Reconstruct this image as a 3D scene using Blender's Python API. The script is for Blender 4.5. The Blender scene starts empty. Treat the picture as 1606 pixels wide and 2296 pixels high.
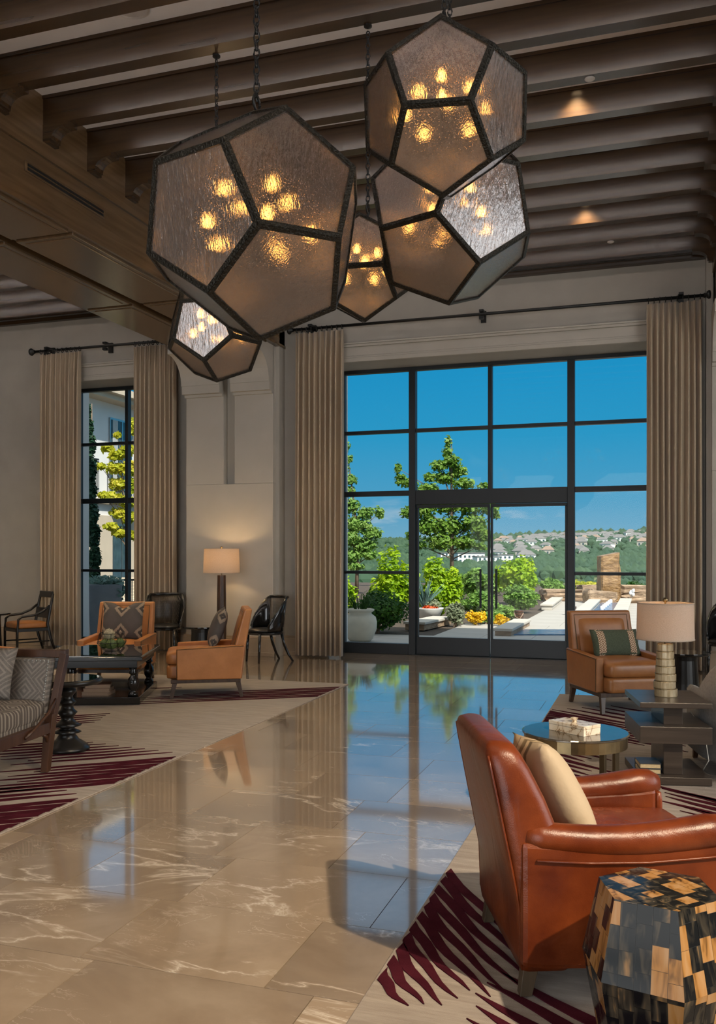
import bpy, math, random
from mathutils import Vector, Matrix
random.seed(7)
R = math.radians
scene = bpy.context.scene
COL = scene.collection
# ------------------------------------------------------------------ camera
FPX, CXP, CYP, EYE = 2000.0, 803.0, 1243.0, 1.5
YAW = math.atan(655.0 / 2000.0)
CS, SN = math.cos(YAW), math.sin(YAW)
cam = bpy.data.cameras.new('camera'); camo = bpy.data.objects.new('camera', cam); COL.objects.link(camo)
camo.location = (0, 0, EYE); camo.rotation_euler = (R(90), 0, YAW)
cam.sensor_fit = 'HORIZONTAL'; cam.sensor_width = 36.0; cam.lens = 36.0 * FPX / 1606.0
cam.shift_y = (CYP - 1148.0) / 1606.0; cam.clip_end = 6000; cam.clip_start = 0.05
scene.camera = camo
# ------------------------------------------------------------------ colour management
scene.view_settings.view_transform = 'Standard'; scene.view_settings.look = 'None'
scene.view_settings.exposure = 0.25; scene.view_settings.gamma = 1.0; scene.view_settings.use_curve_mapping = False
LED = 64.0
# ------------------------------------------------------------------ world sky
wd = bpy.data.worlds.new('sky'); scene.world = wd; wd.use_nodes = True
wt = wd.node_tree; wt.nodes.clear()
def wn(t, **k):
    n = wt.nodes.new(t)
    for a, b in k.items(): setattr(n, a, b)
    return n
w_tc = wn('ShaderNodeTexCoord'); w_sep = wn('ShaderNodeSeparateXYZ'); w_rm = wn('ShaderNodeValToRGB')
w_out = wn('ShaderNodeOutputWorld'); w_bg = wn('ShaderNodeBackground')
wt.links.new(w_tc.outputs['Generated'], w_sep.inputs[0]); wt.links.new(w_sep.outputs['Z'], w_rm.inputs[0])
cr = w_rm.color_ramp
for p, c in ((0.0, (.20, .40, .54, 1)), (.012, (.185, .40, .56, 1)), (.06, (.075, .34, .56, 1)), (.13, (.025, .31, .57, 1)), (.22, (.010, .275, .56, 1)), (1.0, (.0, .17, .43, 1))):
    e = cr.elements.new(p); e.color = c
cr.elements.remove(cr.elements[0]); cr.elements.remove(cr.elements[-1])
w_map = wn('ShaderNodeMapping'); w_map.inputs['Scale'].default_value = (9, 9, 38)
w_no = wn('ShaderNodeTexNoise'); w_no.inputs['Scale'].default_value = 1.4; w_no.inputs['Detail'].default_value = 6; w_no.inputs['Roughness'].default_value = .55
wt.links.new(w_tc.outputs['Generated'], w_map.inputs[0]); wt.links.new(w_map.outputs[0], w_no.inputs['Vector'])
w_r2 = wn('ShaderNodeValToRGB'); w_r2.color_ramp.elements[0].position = .54; w_r2.color_ramp.elements[1].position = .72
w_r3 = wn('ShaderNodeValToRGB'); w_r3.color_ramp.elements[0].color = (.8, .8, .8, 1); w_r3.color_ramp.elements[0].position = .02; w_r3.color_ramp.elements[1].position = .075; w_r3.color_ramp.elements[1].color = (0, 0, 0, 1)
wt.links.new(w_no.outputs['Fac'], w_r2.inputs[0]); wt.links.new(w_sep.outputs['Z'], w_r3.inputs[0])
w_mu = wn('ShaderNodeMath', operation='MULTIPLY'); wt.links.new(w_r2.outputs[0], w_mu.inputs[0]); wt.links.new(w_r3.outputs[0], w_mu.inputs[1])
w_mx = wn('ShaderNodeMix', data_type='RGBA'); wt.links.new(w_mu.outputs[0], w_mx.inputs['Factor'])
wt.links.new(w_rm.outputs[0], w_mx.inputs['A']); w_mx.inputs['B'].default_value = (.62, .66, .70, 1)
wt.links.new(w_mx.outputs['Result'], w_bg.inputs[0]); w_bg.inputs[1].default_value = 0.86
wt.links.new(w_bg.outputs[0], w_out.inputs[0])
# ------------------------------------------------------------------ sun and large lights
def light(name, kind, loc, energy, color, target=None, **k):
    l = bpy.data.lights.new(name, kind); l.energy = energy; l.color = color
    for a, b in k.items(): setattr(l, a, b)
    o = bpy.data.objects.new(name, l); COL.objects.link(o); o.location = loc
    if target is not None:
        o.rotation_euler = (Vector(target) - Vector(loc)).to_track_quat('-Z', 'Y').to_euler()
    return o
light('sun', 'SUN', (10, -10, 30), 5.9, (1, .95, .86), (10 - .55 * 30, -10 + .62 * 30, 0), angle=R(.6))
# added area fill lights, set before the unseen back and side wall openings
light('back_fill_light', 'AREA', (-2.2, -6.2, 2.2), 340, (1, .97, .93), (-2.2, 5, 2.0), shape='RECTANGLE', size=8.0, size_y=4.2)
light('side_fill_light', 'AREA', (6.3, 4.5, 2.4), 240, (1, .96, .9), (0, 5, 1.6), shape='RECTANGLE', size=6.0, size_y=3.8)
# warm recessed ceiling spotlight over the right-hand bay
light('ceiling_spotlight', 'SPOT', (3.2, .75, 5.2), 2150, (1, .80, .56), (-1.3, 3.2, .0), spot_size=R(58), spot_blend=.6, shadow_soft_size=.06)

# ------------------------------------------------------------------ helpers
def W(x, d, z=0.0): return Vector((CS * x - SN * d, SN * x + CS * d, z))
def PF(px, py, z=0.0):
    d = FPX * (EYE - z) / (py - CYP); return W((px - CXP) * d / FPX, d, z)
def PD(px, d, z=0.0): return W((px - CXP) * d / FPX, d, z)
def ZP(py, d): return EYE - (py - CYP) * d / FPX
def face_rot(fx, fd):   # rotation so that local -y faces cam-space direction (fx, fd)
    return YAW + math.atan2(fd, fx) + math.pi / 2
class MB:
    def __init__(s): s.v = []; s.f = []
    def add(s, vs, fs):
        o = len(s.v); s.v += [tuple(p) for p in vs]; s.f += [tuple(i + o for i in f) for f in fs]; return s
    def box(s, x0, x1, y0, y1, z0, z1, M=None):
        vs = [(x, y, z) for z in (z0, z1) for y in (y0, y1) for x in (x0, x1)]
        if M is not None: vs = [M @ Vector(p) for p in vs]
        return s.add(vs, [(0, 2, 3, 1), (4, 5, 7, 6), (0, 1, 5, 4), (2, 6, 7, 3), (0, 4, 6, 2), (1, 3, 7, 5)])
    def frustum(s, a, b, top, bot):  # top=(cx,cy,z,hx,hy)
        vs = []
        for cx, cy, z, hx, hy in (bot, top):
            vs += [(cx - hx, cy - hy, z), (cx + hx, cy - hy, z), (cx - hx, cy + hy, z), (cx + hx, cy + hy, z)]
        return s.add(vs, [(0, 2, 3, 1), (4, 5, 7, 6), (0, 1, 5, 4), (2, 6, 7, 3), (0, 4, 6, 2), (1, 3, 7, 5)])
    def loft(s, secs, closed=True, caps=True):
        n = len(secs[0]); vs = [p for sec in secs for p in sec]; fs = []
        for i in range(len(secs) - 1):
            for j in range(n if closed else n - 1):
                k = (j + 1) % n
                fs.append((i * n + j, i * n + k, (i + 1) * n + k, (i + 1) * n + j))
        if caps and closed:
            fs.append(tuple(range(n - 1, -1, -1))); fs.append(tuple(range((len(secs) - 1) * n, len(secs) * n)))
        return s.add(vs, fs)
    def lathe(s, prof, seg=24, c=(0, 0), caps=True):
        secs = [[(c[0] + r * math.cos(2 * math.pi * j / seg), c[1] + r * math.sin(2 * math.pi * j / seg), z) for j in range(seg)] for r, z in prof]
        return s.loft(secs, True, caps)
    def tube(s, path, rad, seg=8, caps=True):
        path = [Vector(p) for p in path]; secs = []
        if not hasattr(rad, '__len__'): rad = [rad] * len(path)
        up = Vector((0, 0, 1))
        for i, p in enumerate(path):
            t = (path[min(i + 1, len(path) - 1)] - path[max(i - 1, 0)]).normalized()
            u = up if abs(t.dot(up)) < .95 else Vector((1, 0, 0))
            a = t.cross(u).normalized(); b = a.cross(t).normalized()
            secs.append([p + (a * math.cos(2 * math.pi * k / seg) + b * math.sin(2 * math.pi * k / seg)) * rad[i] for k in range(seg)])
        return s.loft(secs, True, caps)
    def bar(s, a, b, w, h, up=(0, 0, 1)):
        a = Vector(a); b = Vector(b); t = (b - a).normalized(); u = Vector(up)
        if abs(t.dot(u)) > .97: u = Vector((0, 1, 0))
        x = t.cross(u).normalized(); y = x.cross(t).normalized()
        secs = [[p + x * sx * w / 2 + y * sy * h / 2 for sx, sy in ((-1, -1), (1, -1), (1, 1), (-1, 1))] for p in (a, b)]
        return s.loft(secs)
    def prism(s, poly, axis, a, b):   # poly of 2D points extruded along axis between a and b
        def mk(p, t):
            return {'x': (t, p[0], p[1]), 'y': (p[0], t, p[1]), 'z': (p[0], p[1], t)}[axis]
        return s.loft([[mk(p, a) for p in poly], [mk(p, b) for p in poly]])
    def rbox(s, sx, sy, sz, r, c=(0, 0, 0), crown=0.0, n=8, M=None):
        hx, hy, hz = sx / 2, sy / 2, sz / 2; r = min(r, hx, hy, hz)
        vs = []; fs = []
        ts = [-1 + 2 * i / n for i in range(n + 1)]
        ts = [math.copysign(abs(t) ** .7, t) for t in ts]
        for ax in range(3):
            for sg in (-1, 1):
                o = len(vs)
                for i in ts:
                    for j in ts:
                        q = [0, 0, 0]; q[ax] = sg; q[(ax + 1) % 3] = i; q[(ax + 2) % 3] = j
                        p = Vector((q[0] * hx, q[1] * hy, q[2] * hz))
                        inn = Vector((max(-hx + r, min(hx - r, p.x)), max(-hy + r, min(hy - r, p.y)), max(-hz + r, min(hz - r, p.z))))
                        dv = p - inn
                        if dv.length > 1e-9: p = inn + dv.normalized() * r
                        if crown: p.z += crown * (1 - q[0] ** 2) * (1 - q[1] ** 2) * (1 if p.z > 0 else -.2)
                        p += Vector(c)
                        if M is not None: p = M @ p
                        vs.append(p)
                m = n + 1
                for i in range(n):
                    for j in range(n):
                        f = (o + i * m + j, o + (i + 1) * m + j, o + (i + 1) * m + j + 1, o + i * m + j + 1)
                        fs.append(f if sg > 0 else f[::-1])
        return s.add(vs, fs)
    def pillow(s, w, h, t, n=14, notch=0.0, pinch=.06):
        for sg in (-1, 1):
            vs = []; fs = []
            for i in range(n + 1):
                for j in range(n + 1):
                    u = -1 + 2 * i / n; v = -1 + 2 * j / n
                    x = u * w / 2 * (1 - pinch * (1 - v * v)); z = v * h / 2 * (1 - pinch * (1 - u * u))
                    if notch: z -= notch * max(0, 1 - abs(u) * 2.0) * max(0, v) ** 2
                    y = sg * t / 2 * max(0, (1 - abs(u) ** 2.6)) ** .55 * max(0, (1 - abs(v) ** 2.6)) ** .55
                    vs.append((x, y, z))
            m = n + 1
            for i in range(n):
                for j in range(n):
                    f = (i * m + j, (i + 1) * m + j, (i + 1) * m + j + 1, i * m + j + 1)
                    fs.append(f if sg < 0 else f[::-1])
            s.add(vs, fs)
        return s
    def mesh(s, name, mat, smooth=False):
        me = bpy.data.meshes.new(name); me.from_pydata(s.v, [], s.f); me.update()
        if mat is not None: me.materials.append(mat)
        if smooth: me.polygons.foreach_set('use_smooth', [True] * len(me.polygons))
        return me
    def build(s, name, mat, parent=None, smooth=False, bevel=0.0, loc=None, rot=None, merge=True):
        me = s.mesh(name, mat, smooth)
        if smooth and merge:
            import bmesh
            bm = bmesh.new(); bm.from_mesh(me); bmesh.ops.remove_doubles(bm, verts=bm.verts, dist=1e-5); bmesh.ops.recalc_face_normals(bm, faces=bm.faces); bm.to_mesh(me); bm.free()
        return mkobj(name, me, parent, bevel, loc, rot)
def mkobj(name, me, parent=None, bevel=0.0, loc=None, rot=None):
    o = bpy.data.objects.new(name, me); COL.objects.link(o)
    if parent is not None: o.parent = parent
    if loc is not None: o.location = loc
    if rot is not None: o.rotation_euler = rot
    if bevel:
        m = o.modifiers.new('bevel', 'BEVEL'); m.width = bevel; m.segments = 2; m.limit_method = 'ANGLE'; m.angle_limit = R(35)
    return o
def tag(o, label=None, cat=None, group=None, kind=None):
    if label: o['label'] = label
    if cat: o['category'] = cat
    if group: o['group'] = group
    if kind: o['kind'] = kind
    return o
def thing(name, label, cat, loc=(0, 0, 0), rz=0.0, group=None, kind=None):
    o = bpy.data.objects.new(name, None); COL.objects.link(o); o.empty_display_size = .1
    o.location = loc; o.rotation_euler = (0, 0, rz)
    return tag(o, label, cat, group, kind)
def struct(name, loc=(0, 0, 0)): return thing(name, None, None, loc, kind='structure')
def kids(o): return [c for c in bpy.data.objects if c.parent == o]
def copy_tree(o, parent=None):
    c = o.copy(); COL.objects.link(c)
    if parent is not None: c.parent = parent
    for ch in kids(o): copy_tree(ch, c)
    return c

# ------------------------------------------------------------------ materials
class NT:
    def __init__(s, name):
        s.m = bpy.data.materials.new(name); s.m.use_nodes = True; s.t = s.m.node_tree; s.t.nodes.clear()
        s.out = s.t.nodes.new('ShaderNodeOutputMaterial')
    def n(s, typ, ins=None, **k):
        nd = s.t.nodes.new(typ)
        for a, b in k.items(): setattr(nd, a, b)
        for a, b in (ins or {}).items(): s.set(nd, a, b)
        return nd
    def set(s, nd, a, b):
        if isinstance(b, bpy.types.NodeSocket): s.t.links.new(b, nd.inputs[a])
        elif isinstance(b, bpy.types.Node): s.t.links.new(b.outputs[0], nd.inputs[a])
        else: nd.inputs[a].default_value = b
    def math(s, op, a, b=None, c=None):
        nd = s.n('ShaderNodeMath', operation=op); s.set(nd, 0, a)
        if b is not None: s.set(nd, 1, b)
        if c is not None: s.set(nd, 2, c)
        return nd.outputs[0]
    def obj(s): return s.n('ShaderNodeTexCoord').outputs['Object']
    def rand(s): return s.n('ShaderNodeObjectInfo').outputs['Random']
    def map(s, v, scale=(1, 1, 1), rot=(0, 0, 0), loc=(0, 0, 0)):
        return s.n('ShaderNodeMapping', {'Vector': v, 'Scale': scale, 'Rotation': rot, 'Location': loc}).outputs[0]
    def noise(s, v, scale, detail=3, rough=.5, dist=0.0):
        return s.n('ShaderNodeTexNoise', {'Vector': v, 'Scale': scale, 'Detail': detail, 'Roughness': rough, 'Distortion': dist}).outputs['Fac']
    def ramp(s, f, stops, interp='LINEAR'):
        nd = s.n('ShaderNodeValToRGB', {'Fac': f}); c = nd.color_ramp; c.interpolation = interp
        while len(c.elements) < len(stops): c.elements.new(.5)
        for e, (p, col) in zip(c.elements, stops):
            e.position = p; e.color = (*col, 1) if len(col) == 3 else col
        return nd.outputs['Color']
    def mix(s, f, a, b, bt='MIX'):
        nd = s.n('ShaderNodeMix', data_type='RGBA', blend_type=bt)
        s.set(nd, 'Factor', f); s.set(nd, 'A', (*a, 1) if isinstance(a, tuple) and len(a) == 3 else a); s.set(nd, 'B', (*b, 1) if isinstance(b, tuple) and len(b) == 3 else b)
        return nd.outputs['Result']
    def bump(s, h, strength=.3, dist=.01):
        return s.n('ShaderNodeBump', {'Height': h, 'Strength': strength, 'Distance': dist}).outputs[0]
    def pbr(s, **k):
        nm = {'color': 'Base Color', 'rough': 'Roughness', 'metal': 'Metallic', 'normal': 'Normal', 'coat': 'Coat Weight', 'coatr': 'Coat Roughness', 'spec': 'Specular IOR Level', 'sheen': 'Sheen Weight', 'trans': 'Transmission Weight', 'ior': 'IOR', 'alpha': 'Alpha', 'emit': 'Emission Color', 'emits': 'Emission Strength', 'sss': 'Subsurface Weight', 'coatior': 'Coat IOR'}
        p = s.n('ShaderNodeBsdfPrincipled')
        for a, b in k.items():
            if isinstance(b, tuple) and len(b) == 3: b = (*b, 1)
            s.set(p, nm[a], b)
        return p.outputs[0]
    def done(s, sh): s.t.links.new(sh, s.out.inputs[0]); return s.m
    def mixsh(s, f, a, b):
        nd = s.n('ShaderNodeMixShader'); s.set(nd, 0, f); s.t.links.new(a, nd.inputs[1]); s.t.links.new(b, nd.inputs[2]); return nd.outputs[0]
def plain(name, col, rough=.5, metal=0.0, var=.08, scale=6, bump=0.0, bscale=40, coat=0.0, spec=.5, sheen=0.0):
    n = NT(name); v = n.obj()
    f = n.noise(v, scale, 3)
    c = n.ramp(f, [(.3, tuple(x * (1 - var) for x in col)), (.7, tuple(min(1, x * (1 + var)) for x in col))])
    k = dict(color=c, rough=rough, metal=metal, coat=coat, spec=spec, sheen=sheen)
    if bump: k['normal'] = n.bump(n.noise(v, bscale, 4), bump, .01)
    return n.done(n.pbr(**k))
def wood(name, c1, c2, rough=.4, axis=0, scale=3.0, coat=0.0, spec=.5):
    n = NT(name); sc = [9, 9, 9]; sc[axis] = .5
    v = n.map(n.obj(), tuple(sc)); f = n.noise(v, scale, 3, .45, .3)
    c = n.ramp(f, [(.3, c1), (.7, c2)])
    k = dict(color=c, rough=rough, coat=coat, coatr=.18, spec=spec, coatior=1.6)
    if not coat: k['normal'] = n.bump(f, .05, .005)
    return n.done(n.pbr(**k))
def leather(name, c1, c2, rough=.32, wr=.15, ws=9, sp=.5):
    n = NT(name); v = n.obj()
    f = n.noise(v, 5, 4, .6); g = n.noise(v, 260, 2); w = n.noise(v, ws, 3, .5, 1.2)
    c = n.ramp(f, [(.3, c1), (.7, c2)])
    h = n.math('ADD', n.math('MULTIPLY', g, .12), n.math('MULTIPLY', w, 1.0))
    return n.done(n.pbr(color=c, rough=n.math('ADD', n.math('MULTIPLY', f, .15), rough - .07), normal=n.bump(h, wr, .02), spec=sp))
M = {}
M['plaster'] = plain('plaster', (.37, .345, .305), .85, var=.05, scale=2.5, bump=.08, bscale=30)
M['plaster_light'] = plain('plaster_light', (.45, .42, .37), .8, var=.04, scale=2.5, bump=.05, bscale=30)
M['ceiling_white'] = plain('ceiling_white', (.80, .78, .79), .85, var=.03)
M['beam'] = wood('beam', (.034, .018, .008), (.056, .029, .012), .26, 0, 2.2, spec=.65, coat=.001)
M['girder'] = wood('girder', (.085, .050, .022), (.125, .076, .036), .26, 1, 2.2, spec=.7, coat=.15)
M['black_frame'] = plain('black_frame', (.006, .009, .012), .5, var=.1)
M['iron'] = plain('iron', (.012, .012, .012), .45, metal=.3)
n = NT('hammered'); v = n.obj(); h = n.noise(v, 90, 2)
M['hammered'] = n.done(n.pbr(color=(.020, .017, .012), rough=.45, metal=.6, normal=n.bump(h, .9, .012)))
# clear glass: a pane that mostly lets light through and mirrors a little at grazing angles
n = NT('window_glass'); fr = n.n('ShaderNodeFresnel', {'IOR': 1.45}).outputs[0]
gl = n.n('ShaderNodeBsdfGlossy', {'Roughness': .01, 'Color': (1, 1, 1, 1)}).outputs[0]; tr = n.n('ShaderNodeBsdfTransparent', {'Color': (.97, .985, .98, 1)}).outputs[0]
M['glass'] = n.done(n.mixsh(n.math('MULTIPLY', fr, .12), tr, gl))
# seeded smoky lantern glass
n = NT('seeded_glass'); v = n.obj()
str_ = n.noise(n.map(v, (60, 60, 9)), 1.0, 3, .6); seed = n.n('ShaderNodeTexVoronoi', {'Vector': v, 'Scale': 95}).outputs['Distance']
sd = n.ramp(seed, [(.0, (1, 1, 1)), (.22, (0, 0, 0))])
hh = n.math('ADD', n.math('MULTIPLY', str_, .8), n.math('MULTIPLY', sd, .8)); bp = n.bump(hh, .5, .010)
rf = n.n('ShaderNodeBsdfRefraction', {'Color': (.80, .765, .745, 1), 'Roughness': .23, 'IOR': 1.25, 'Normal': bp}).outputs[0]
df = n.n('ShaderNodeBsdfDiffuse', {'Color': (.56, .51, .49, 1)}).outputs[0]; tl = n.n('ShaderNodeBsdfTranslucent', {'Color': (.46, .42, .40, 1)}).outputs[0]
gl = n.n('ShaderNodeBsdfGlossy', {'Roughness': .14, 'Color': (.92, .92, .95, 1), 'Normal': bp}).outputs[0]
a_ = n.mixsh(.5, df, tl); b_ = n.mixsh(.13, rf, a_)
fr = n.n('ShaderNodeFresnel', {'IOR': 1.5, 'Normal': bp}).outputs[0]
M['seeded'] = n.done(n.mixsh(n.math('ADD', n.math('MULTIPLY', fr, .9), .11), b_, gl))
n = NT('bulb'); M['bulb'] = n.done(n.n('ShaderNodeEmission', {'Color': (1, .44, .09, 1), 'Strength': 13.0}).outputs[0])
n = NT('downlight_lens'); M['lens'] = n.done(n.n('ShaderNodeEmission', {'Color': (1, .7, .4, 1), 'Strength': 3.0}).outputs[0])
# marble
n = NT('marble_tile'); rn = n.rand(); off = n.n('ShaderNodeCombineXYZ', {0: n.math('MULTIPLY', rn, 37.0), 1: n.math('MULTIPLY', rn, 91.0), 2: n.math('MULTIPLY', rn, 53.0)}).outputs[0]
v = n.n('ShaderNodeVectorMath', {0: n.obj(), 1: off}, operation='ADD').outputs[0]
cloud = n.noise(v, 1.6, 5, .6, .6)
base = n.ramp(cloud, [(.25, (.27, .205, .148)), (.5, (.36, .28, .205)), (.78, (.46, .375, .285))])
base = n.mix(1.0, base, n.ramp(rn, [(0, (.80, .80, .82)), (1, (1.1, 1.08, 1.05))]), 'MULTIPLY')
v2 = n.map(v, (.8, 1.9, 1))
ve = n.math('ABSOLUTE', n.math('SUBTRACT', n.noise(v2, 1.15, 7, .55, .7), .5))
vm = n.ramp(n.noise(v, .9, 2), [(.50, (0, 0, 0)), (.62, (1, 1, 1))])
vein = n.math('MULTIPLY', n.ramp(ve, [(.0, (1, 1, 1)), (.006, (.35, .35, .35)), (.022, (0, 0, 0))]), vm)
ve2 = n.math('ABSOLUTE', n.math('SUBTRACT', n.noise(v2, 2.6, 6, .6, 1.2), .5))
vein2 = n.math('MULTIPLY', n.ramp(ve2, [(.0, (.55, .55, .55)), (.007, (0, 0, 0))]), n.ramp(n.noise(v, 1.7, 2), [(.5, (0, 0, 0)), (.62, (1, 1, 1))]))
vv = n.math('MINIMUM', n.math('ADD', vein, vein2), 1.0)
M['marble'] = n.done(n.pbr(color=n.mix(n.math('MULTIPLY', vv, .85), base, (.78, .69, .59)), rough=.10, spec=.8, coat=1.0, coatr=.05, coatior=1.85))
M['grout'] = plain('grout', (.05, .038, .028), .8)
M['stone_base'] = plain('stone_base', (.36, .28, .20), .3, var=.15, scale=3)
# rug
n = NT('rug_field'); v = n.obj(); s1 = n.noise(n.map(v, (3.2, 26, 1), (0, 0, R(28))), 1.0, 4, .65); s2 = n.noise(v, 320, 2); s3 = n.noise(v, .7, 2)
c = n.ramp(s1, [(.25, (.205, .165, .135)), (.5, (.30, .255, .215)), (.75, (.40, .345, .285))])
c = n.mix(n.ramp(s3, [(.35, (0, 0, 0)), (.65, (.45, .45, .45))]), c, (.27, .25, .245))
M['rug'] = n.done(n.pbr(color=c, rough=.95, sheen=.08, spec=.1, normal=n.bump(s2, .5, .006)))
n = NT('rug_stripe'); v = n.obj(); s2 = n.noise(v, 300, 2); s1 = n.noise(v, 9, 3)
M['stripe'] = n.done(n.pbr(color=n.ramp(s1, [(.3, (.038, .005, .010)), (.7, (.066, .010, .018))]), rough=.95, sheen=.0, spec=.05, normal=n.bump(s2, .5, .006)))
# drapery
n = NT('drapery'); v = n.obj(); wv = n.noise(n.map(v, (300, 300, 40)), 1.0, 2)
c = n.ramp(n.noise(n.map(v, (3, 3, .3)), 2.0, 3), [(.3, (.385, .30, .205)), (.7, (.475, .375, .265))])
M['drape'] = n.done(n.pbr(color=c, rough=.55, sheen=.3, spec=.35, normal=n.bump(wv, .12, .003)))
M['tan_leather'] = leather('tan_leather', (.36, .135, .035), (.47, .19, .055), .36, .10)
M['brown_leather'] = leather('brown_leather', (.235, .088, .025), (.31, .125, .038), .34, .10)
M['red_leather'] = leather('red_leather', (.070, .011, .0028), (.165, .033, .0062), .33, .22, 6, .38)
M['red_leather_seat'] = leather('red_leather_seat', (.10, .016, .004), (.18, .036, .008), .26, .6, 7, .5)
M['dark_wood'] = wood('dark_wood', (.035, .018, .010), (.065, .034, .018), .38, 2)
M['mid_wood'] = wood('mid_wood', (.050, .020, .010), (.085, .036, .017), .36, 2)
M['ash_wood'] = wood('ash_wood', (.040, .030, .024), (.070, .054, .043), .30, 0, 3)
M['leg_wood'] = wood('leg_wood', (.050, .034, .020), (.085, .058, .034), .4, 2)
M['black_lacquer'] = plain('black_lacquer', (.008, .008, .008), .16, var=.2, coat=.4)
M['black_wood'] = plain('black_wood', (.010, .009, .008), .32, var=.2)
n = NT('table_glass'); M['black_glass'] = n.done(n.pbr(color=(.010, .011, .010), rough=.02, spec=.7, coat=1.0, coatr=.0))
M['nail'] = plain('nail', (.10, .06, .03), .35, metal=.8)
M['nail_silver'] = plain('nail_silver', (.42, .40, .36), .3, metal=.9)
M['brass'] = plain('brass', (.30, .22, .115), .30, metal=1.0, var=.18, scale=14)
M['brass_dark'] = plain('brass_dark', (.13, .10, .06), .33, metal=.95, var=.15)
n = NT('patina_top'); v = n.obj(); c = n.ramp(n.noise(v, 14, 5, .6), [(.3, (.16, .14, .12)), (.7, (.27, .24, .20))])
M['patina'] = n.done(n.pbr(color=c, rough=.13, metal=.85))
n = NT('alabaster_disc'); v = n.obj(); f = n.noise(n.map(v, (22, 22, 5)), 1.0, 5, .65)
M['disc'] = n.done(n.pbr(color=n.ramp(f, [(.3, (.34, .25, .13)), (.55, (.50, .41, .26)), (.75, (.62, .55, .40))]), rough=.22, metal=.25, spec=.6))
n = NT('lamp_linen'); v = n.obj(); wv = n.noise(n.map(v, (160, 160, 460)), 1.0, 2)
c = n.ramp(wv, [(.3, (.40, .33, .265)), (.7, (.52, .44, .36))])
p = n.pbr(color=c, rough=.9, normal=n.bump(wv, .25, .003)); t_ = n.n('ShaderNodeBsdfTranslucent', {'Color': (.75, .52, .33, 1)}).outputs[0]
M['linen'] = n.done(n.mixsh(.10, p, t_))
M['grey_fabric'] = plain('grey_fabric', (.24, .225, .21), .95, var=.16, scale=60, bump=.3, bscale=180, sheen=.2)
M['green_fabric'] = plain('green_fabric', (.055, .072, .045), .95, var=.2, scale=70, bump=.3, bscale=200)
n = NT('band_fabric'); v = n.map(n.obj(), (13, 1, 17)); sp = n.n('ShaderNodeSeparateXYZ', {0: v})
fx = n.math('ABSOLUTE', n.math('SUBTRACT', n.math('FRACT', sp.outputs[0]), .5)); fz = n.math('ABSOLUTE', n.math('SUBTRACT', n.math('FRACT', sp.outputs[2]), .5))
dd = n.math('FRACT', n.math('MULTIPLY', n.math('ADD', fx, fz), 3.0))
M['band'] = n.done(n.pbr(color=n.ramp(dd, [(.45, (.55, .43, .30)), (.55, (.17, .085, .045))]), rough=.9))
n = NT('ikat_fabric'); v = n.map(n.obj(), (4.0, 1, 3.5)); sp = n.n('ShaderNodeSeparateXYZ', {0: v})
fx = n.math('ABSOLUTE', n.math('SUBTRACT', n.math('FRACT', n.math('ADD', sp.outputs[0], .5)), .5)); fz = n.math('ABSOLUTE', n.math('SUBTRACT', n.math('FRACT', sp.outputs[2]), .5))
dm = n.math('ADD', fx, fz); jag = n.math('MULTIPLY', n.noise(n.map(n.obj(), (70, 1, 30)), 1.0, 2), .12)
M['ikat'] = n.done(n.pbr(color=n.ramp(n.math('ADD', dm, jag), [(.13, (.42, .33, .23)), (.16, (.05, .04, .033)), (.27, (.055, .045, .04)), (.30, (.27, .21, .15)), (.42, (.24, .185, .135)), (.45, (.07, .06, .054)), (.8, (.085, .072, .066))]), rough=.9))
n = NT('maze_fabric'); v = n.map(n.obj(), (6.0, 6.0, 6.0), (0, R(45), 0)); sp = n.n('ShaderNodeSeparateXYZ', {0: v})
fx = n.math('ABSOLUTE', n.math('SUBTRACT', n.math('FRACT', sp.outputs[0]), .5)); fz = n.math('ABSOLUTE', n.math('SUBTRACT', n.math('FRACT', n.math('ADD', sp.outputs[2], n.math('MULTIPLY', n.math('FLOOR', sp.outputs[0]), .33))), .5))
st = n.math('FRACT', n.math('MULTIPLY', n.math('MAXIMUM', fx, fz), 6.2))
M['maze'] = n.done(n.pbr(color=n.mix(n.noise(n.obj(), 120, 2), n.ramp(st, [(.35, (.30, .255, .205)), (.5, (.105, .085, .07))]), (.24, .21, .18)), rough=.95, normal=n.bump(n.noise(n.obj(), 220, 2), .3, .004)))
n = NT('maze_seat'); v = n.map(n.obj(), (6.0, 6.0, 6.0), (0, 0, R(45))); sp = n.n('ShaderNodeSeparateXYZ', {0: v})
fx = n.math('ABSOLUTE', n.math('SUBTRACT', n.math('FRACT', sp.outputs[0]), .5)); fz = n.math('ABSOLUTE', n.math('SUBTRACT', n.math('FRACT', n.math('ADD', sp.outputs[1], n.math('MULTIPLY', n.math('FLOOR', sp.outputs[0]), .33))), .5))
st = n.math('FRACT', n.math('MULTIPLY', n.math('MAXIMUM', fx, fz), 6.2))
M['maze_seat'] = n.done(n.pbr(color=n.ramp(st, [(.35, (.31, .265, .215)), (.5, (.115, .092, .075))]), rough=.95))
n = NT('embroidered'); sp = n.n('ShaderNodeSeparateXYZ', {0: n.obj()})
wob = n.math('MULTIPLY', n.math('SUBTRACT', n.noise(n.obj(), 60, 2), .5), .012)
u = n.math('ADD', sp.outputs[0], wob)
c = n.ramp(n.math('ADD', n.math('MULTIPLY', u, 1.25), .5), [(0, (.40, .315, .21)), (.40, (.40, .315, .21)), (.42, (.10, .07, .035)), (.455, (.14, .10, .05)), (.465, (.50, .37, .22)), (.50, (.50, .37, .22)), (.515, (.13, .09, .04)), (.56, (.20, .14, .065)), (.575, (.48, .37, .24)), (.62, (.52, .40, .26)), (.63, (.16, .11, .06)), (.645, (.46, .34, .24)), (.66, (.46, .335, .19)), (1, (.40, .315, .21))])
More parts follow.
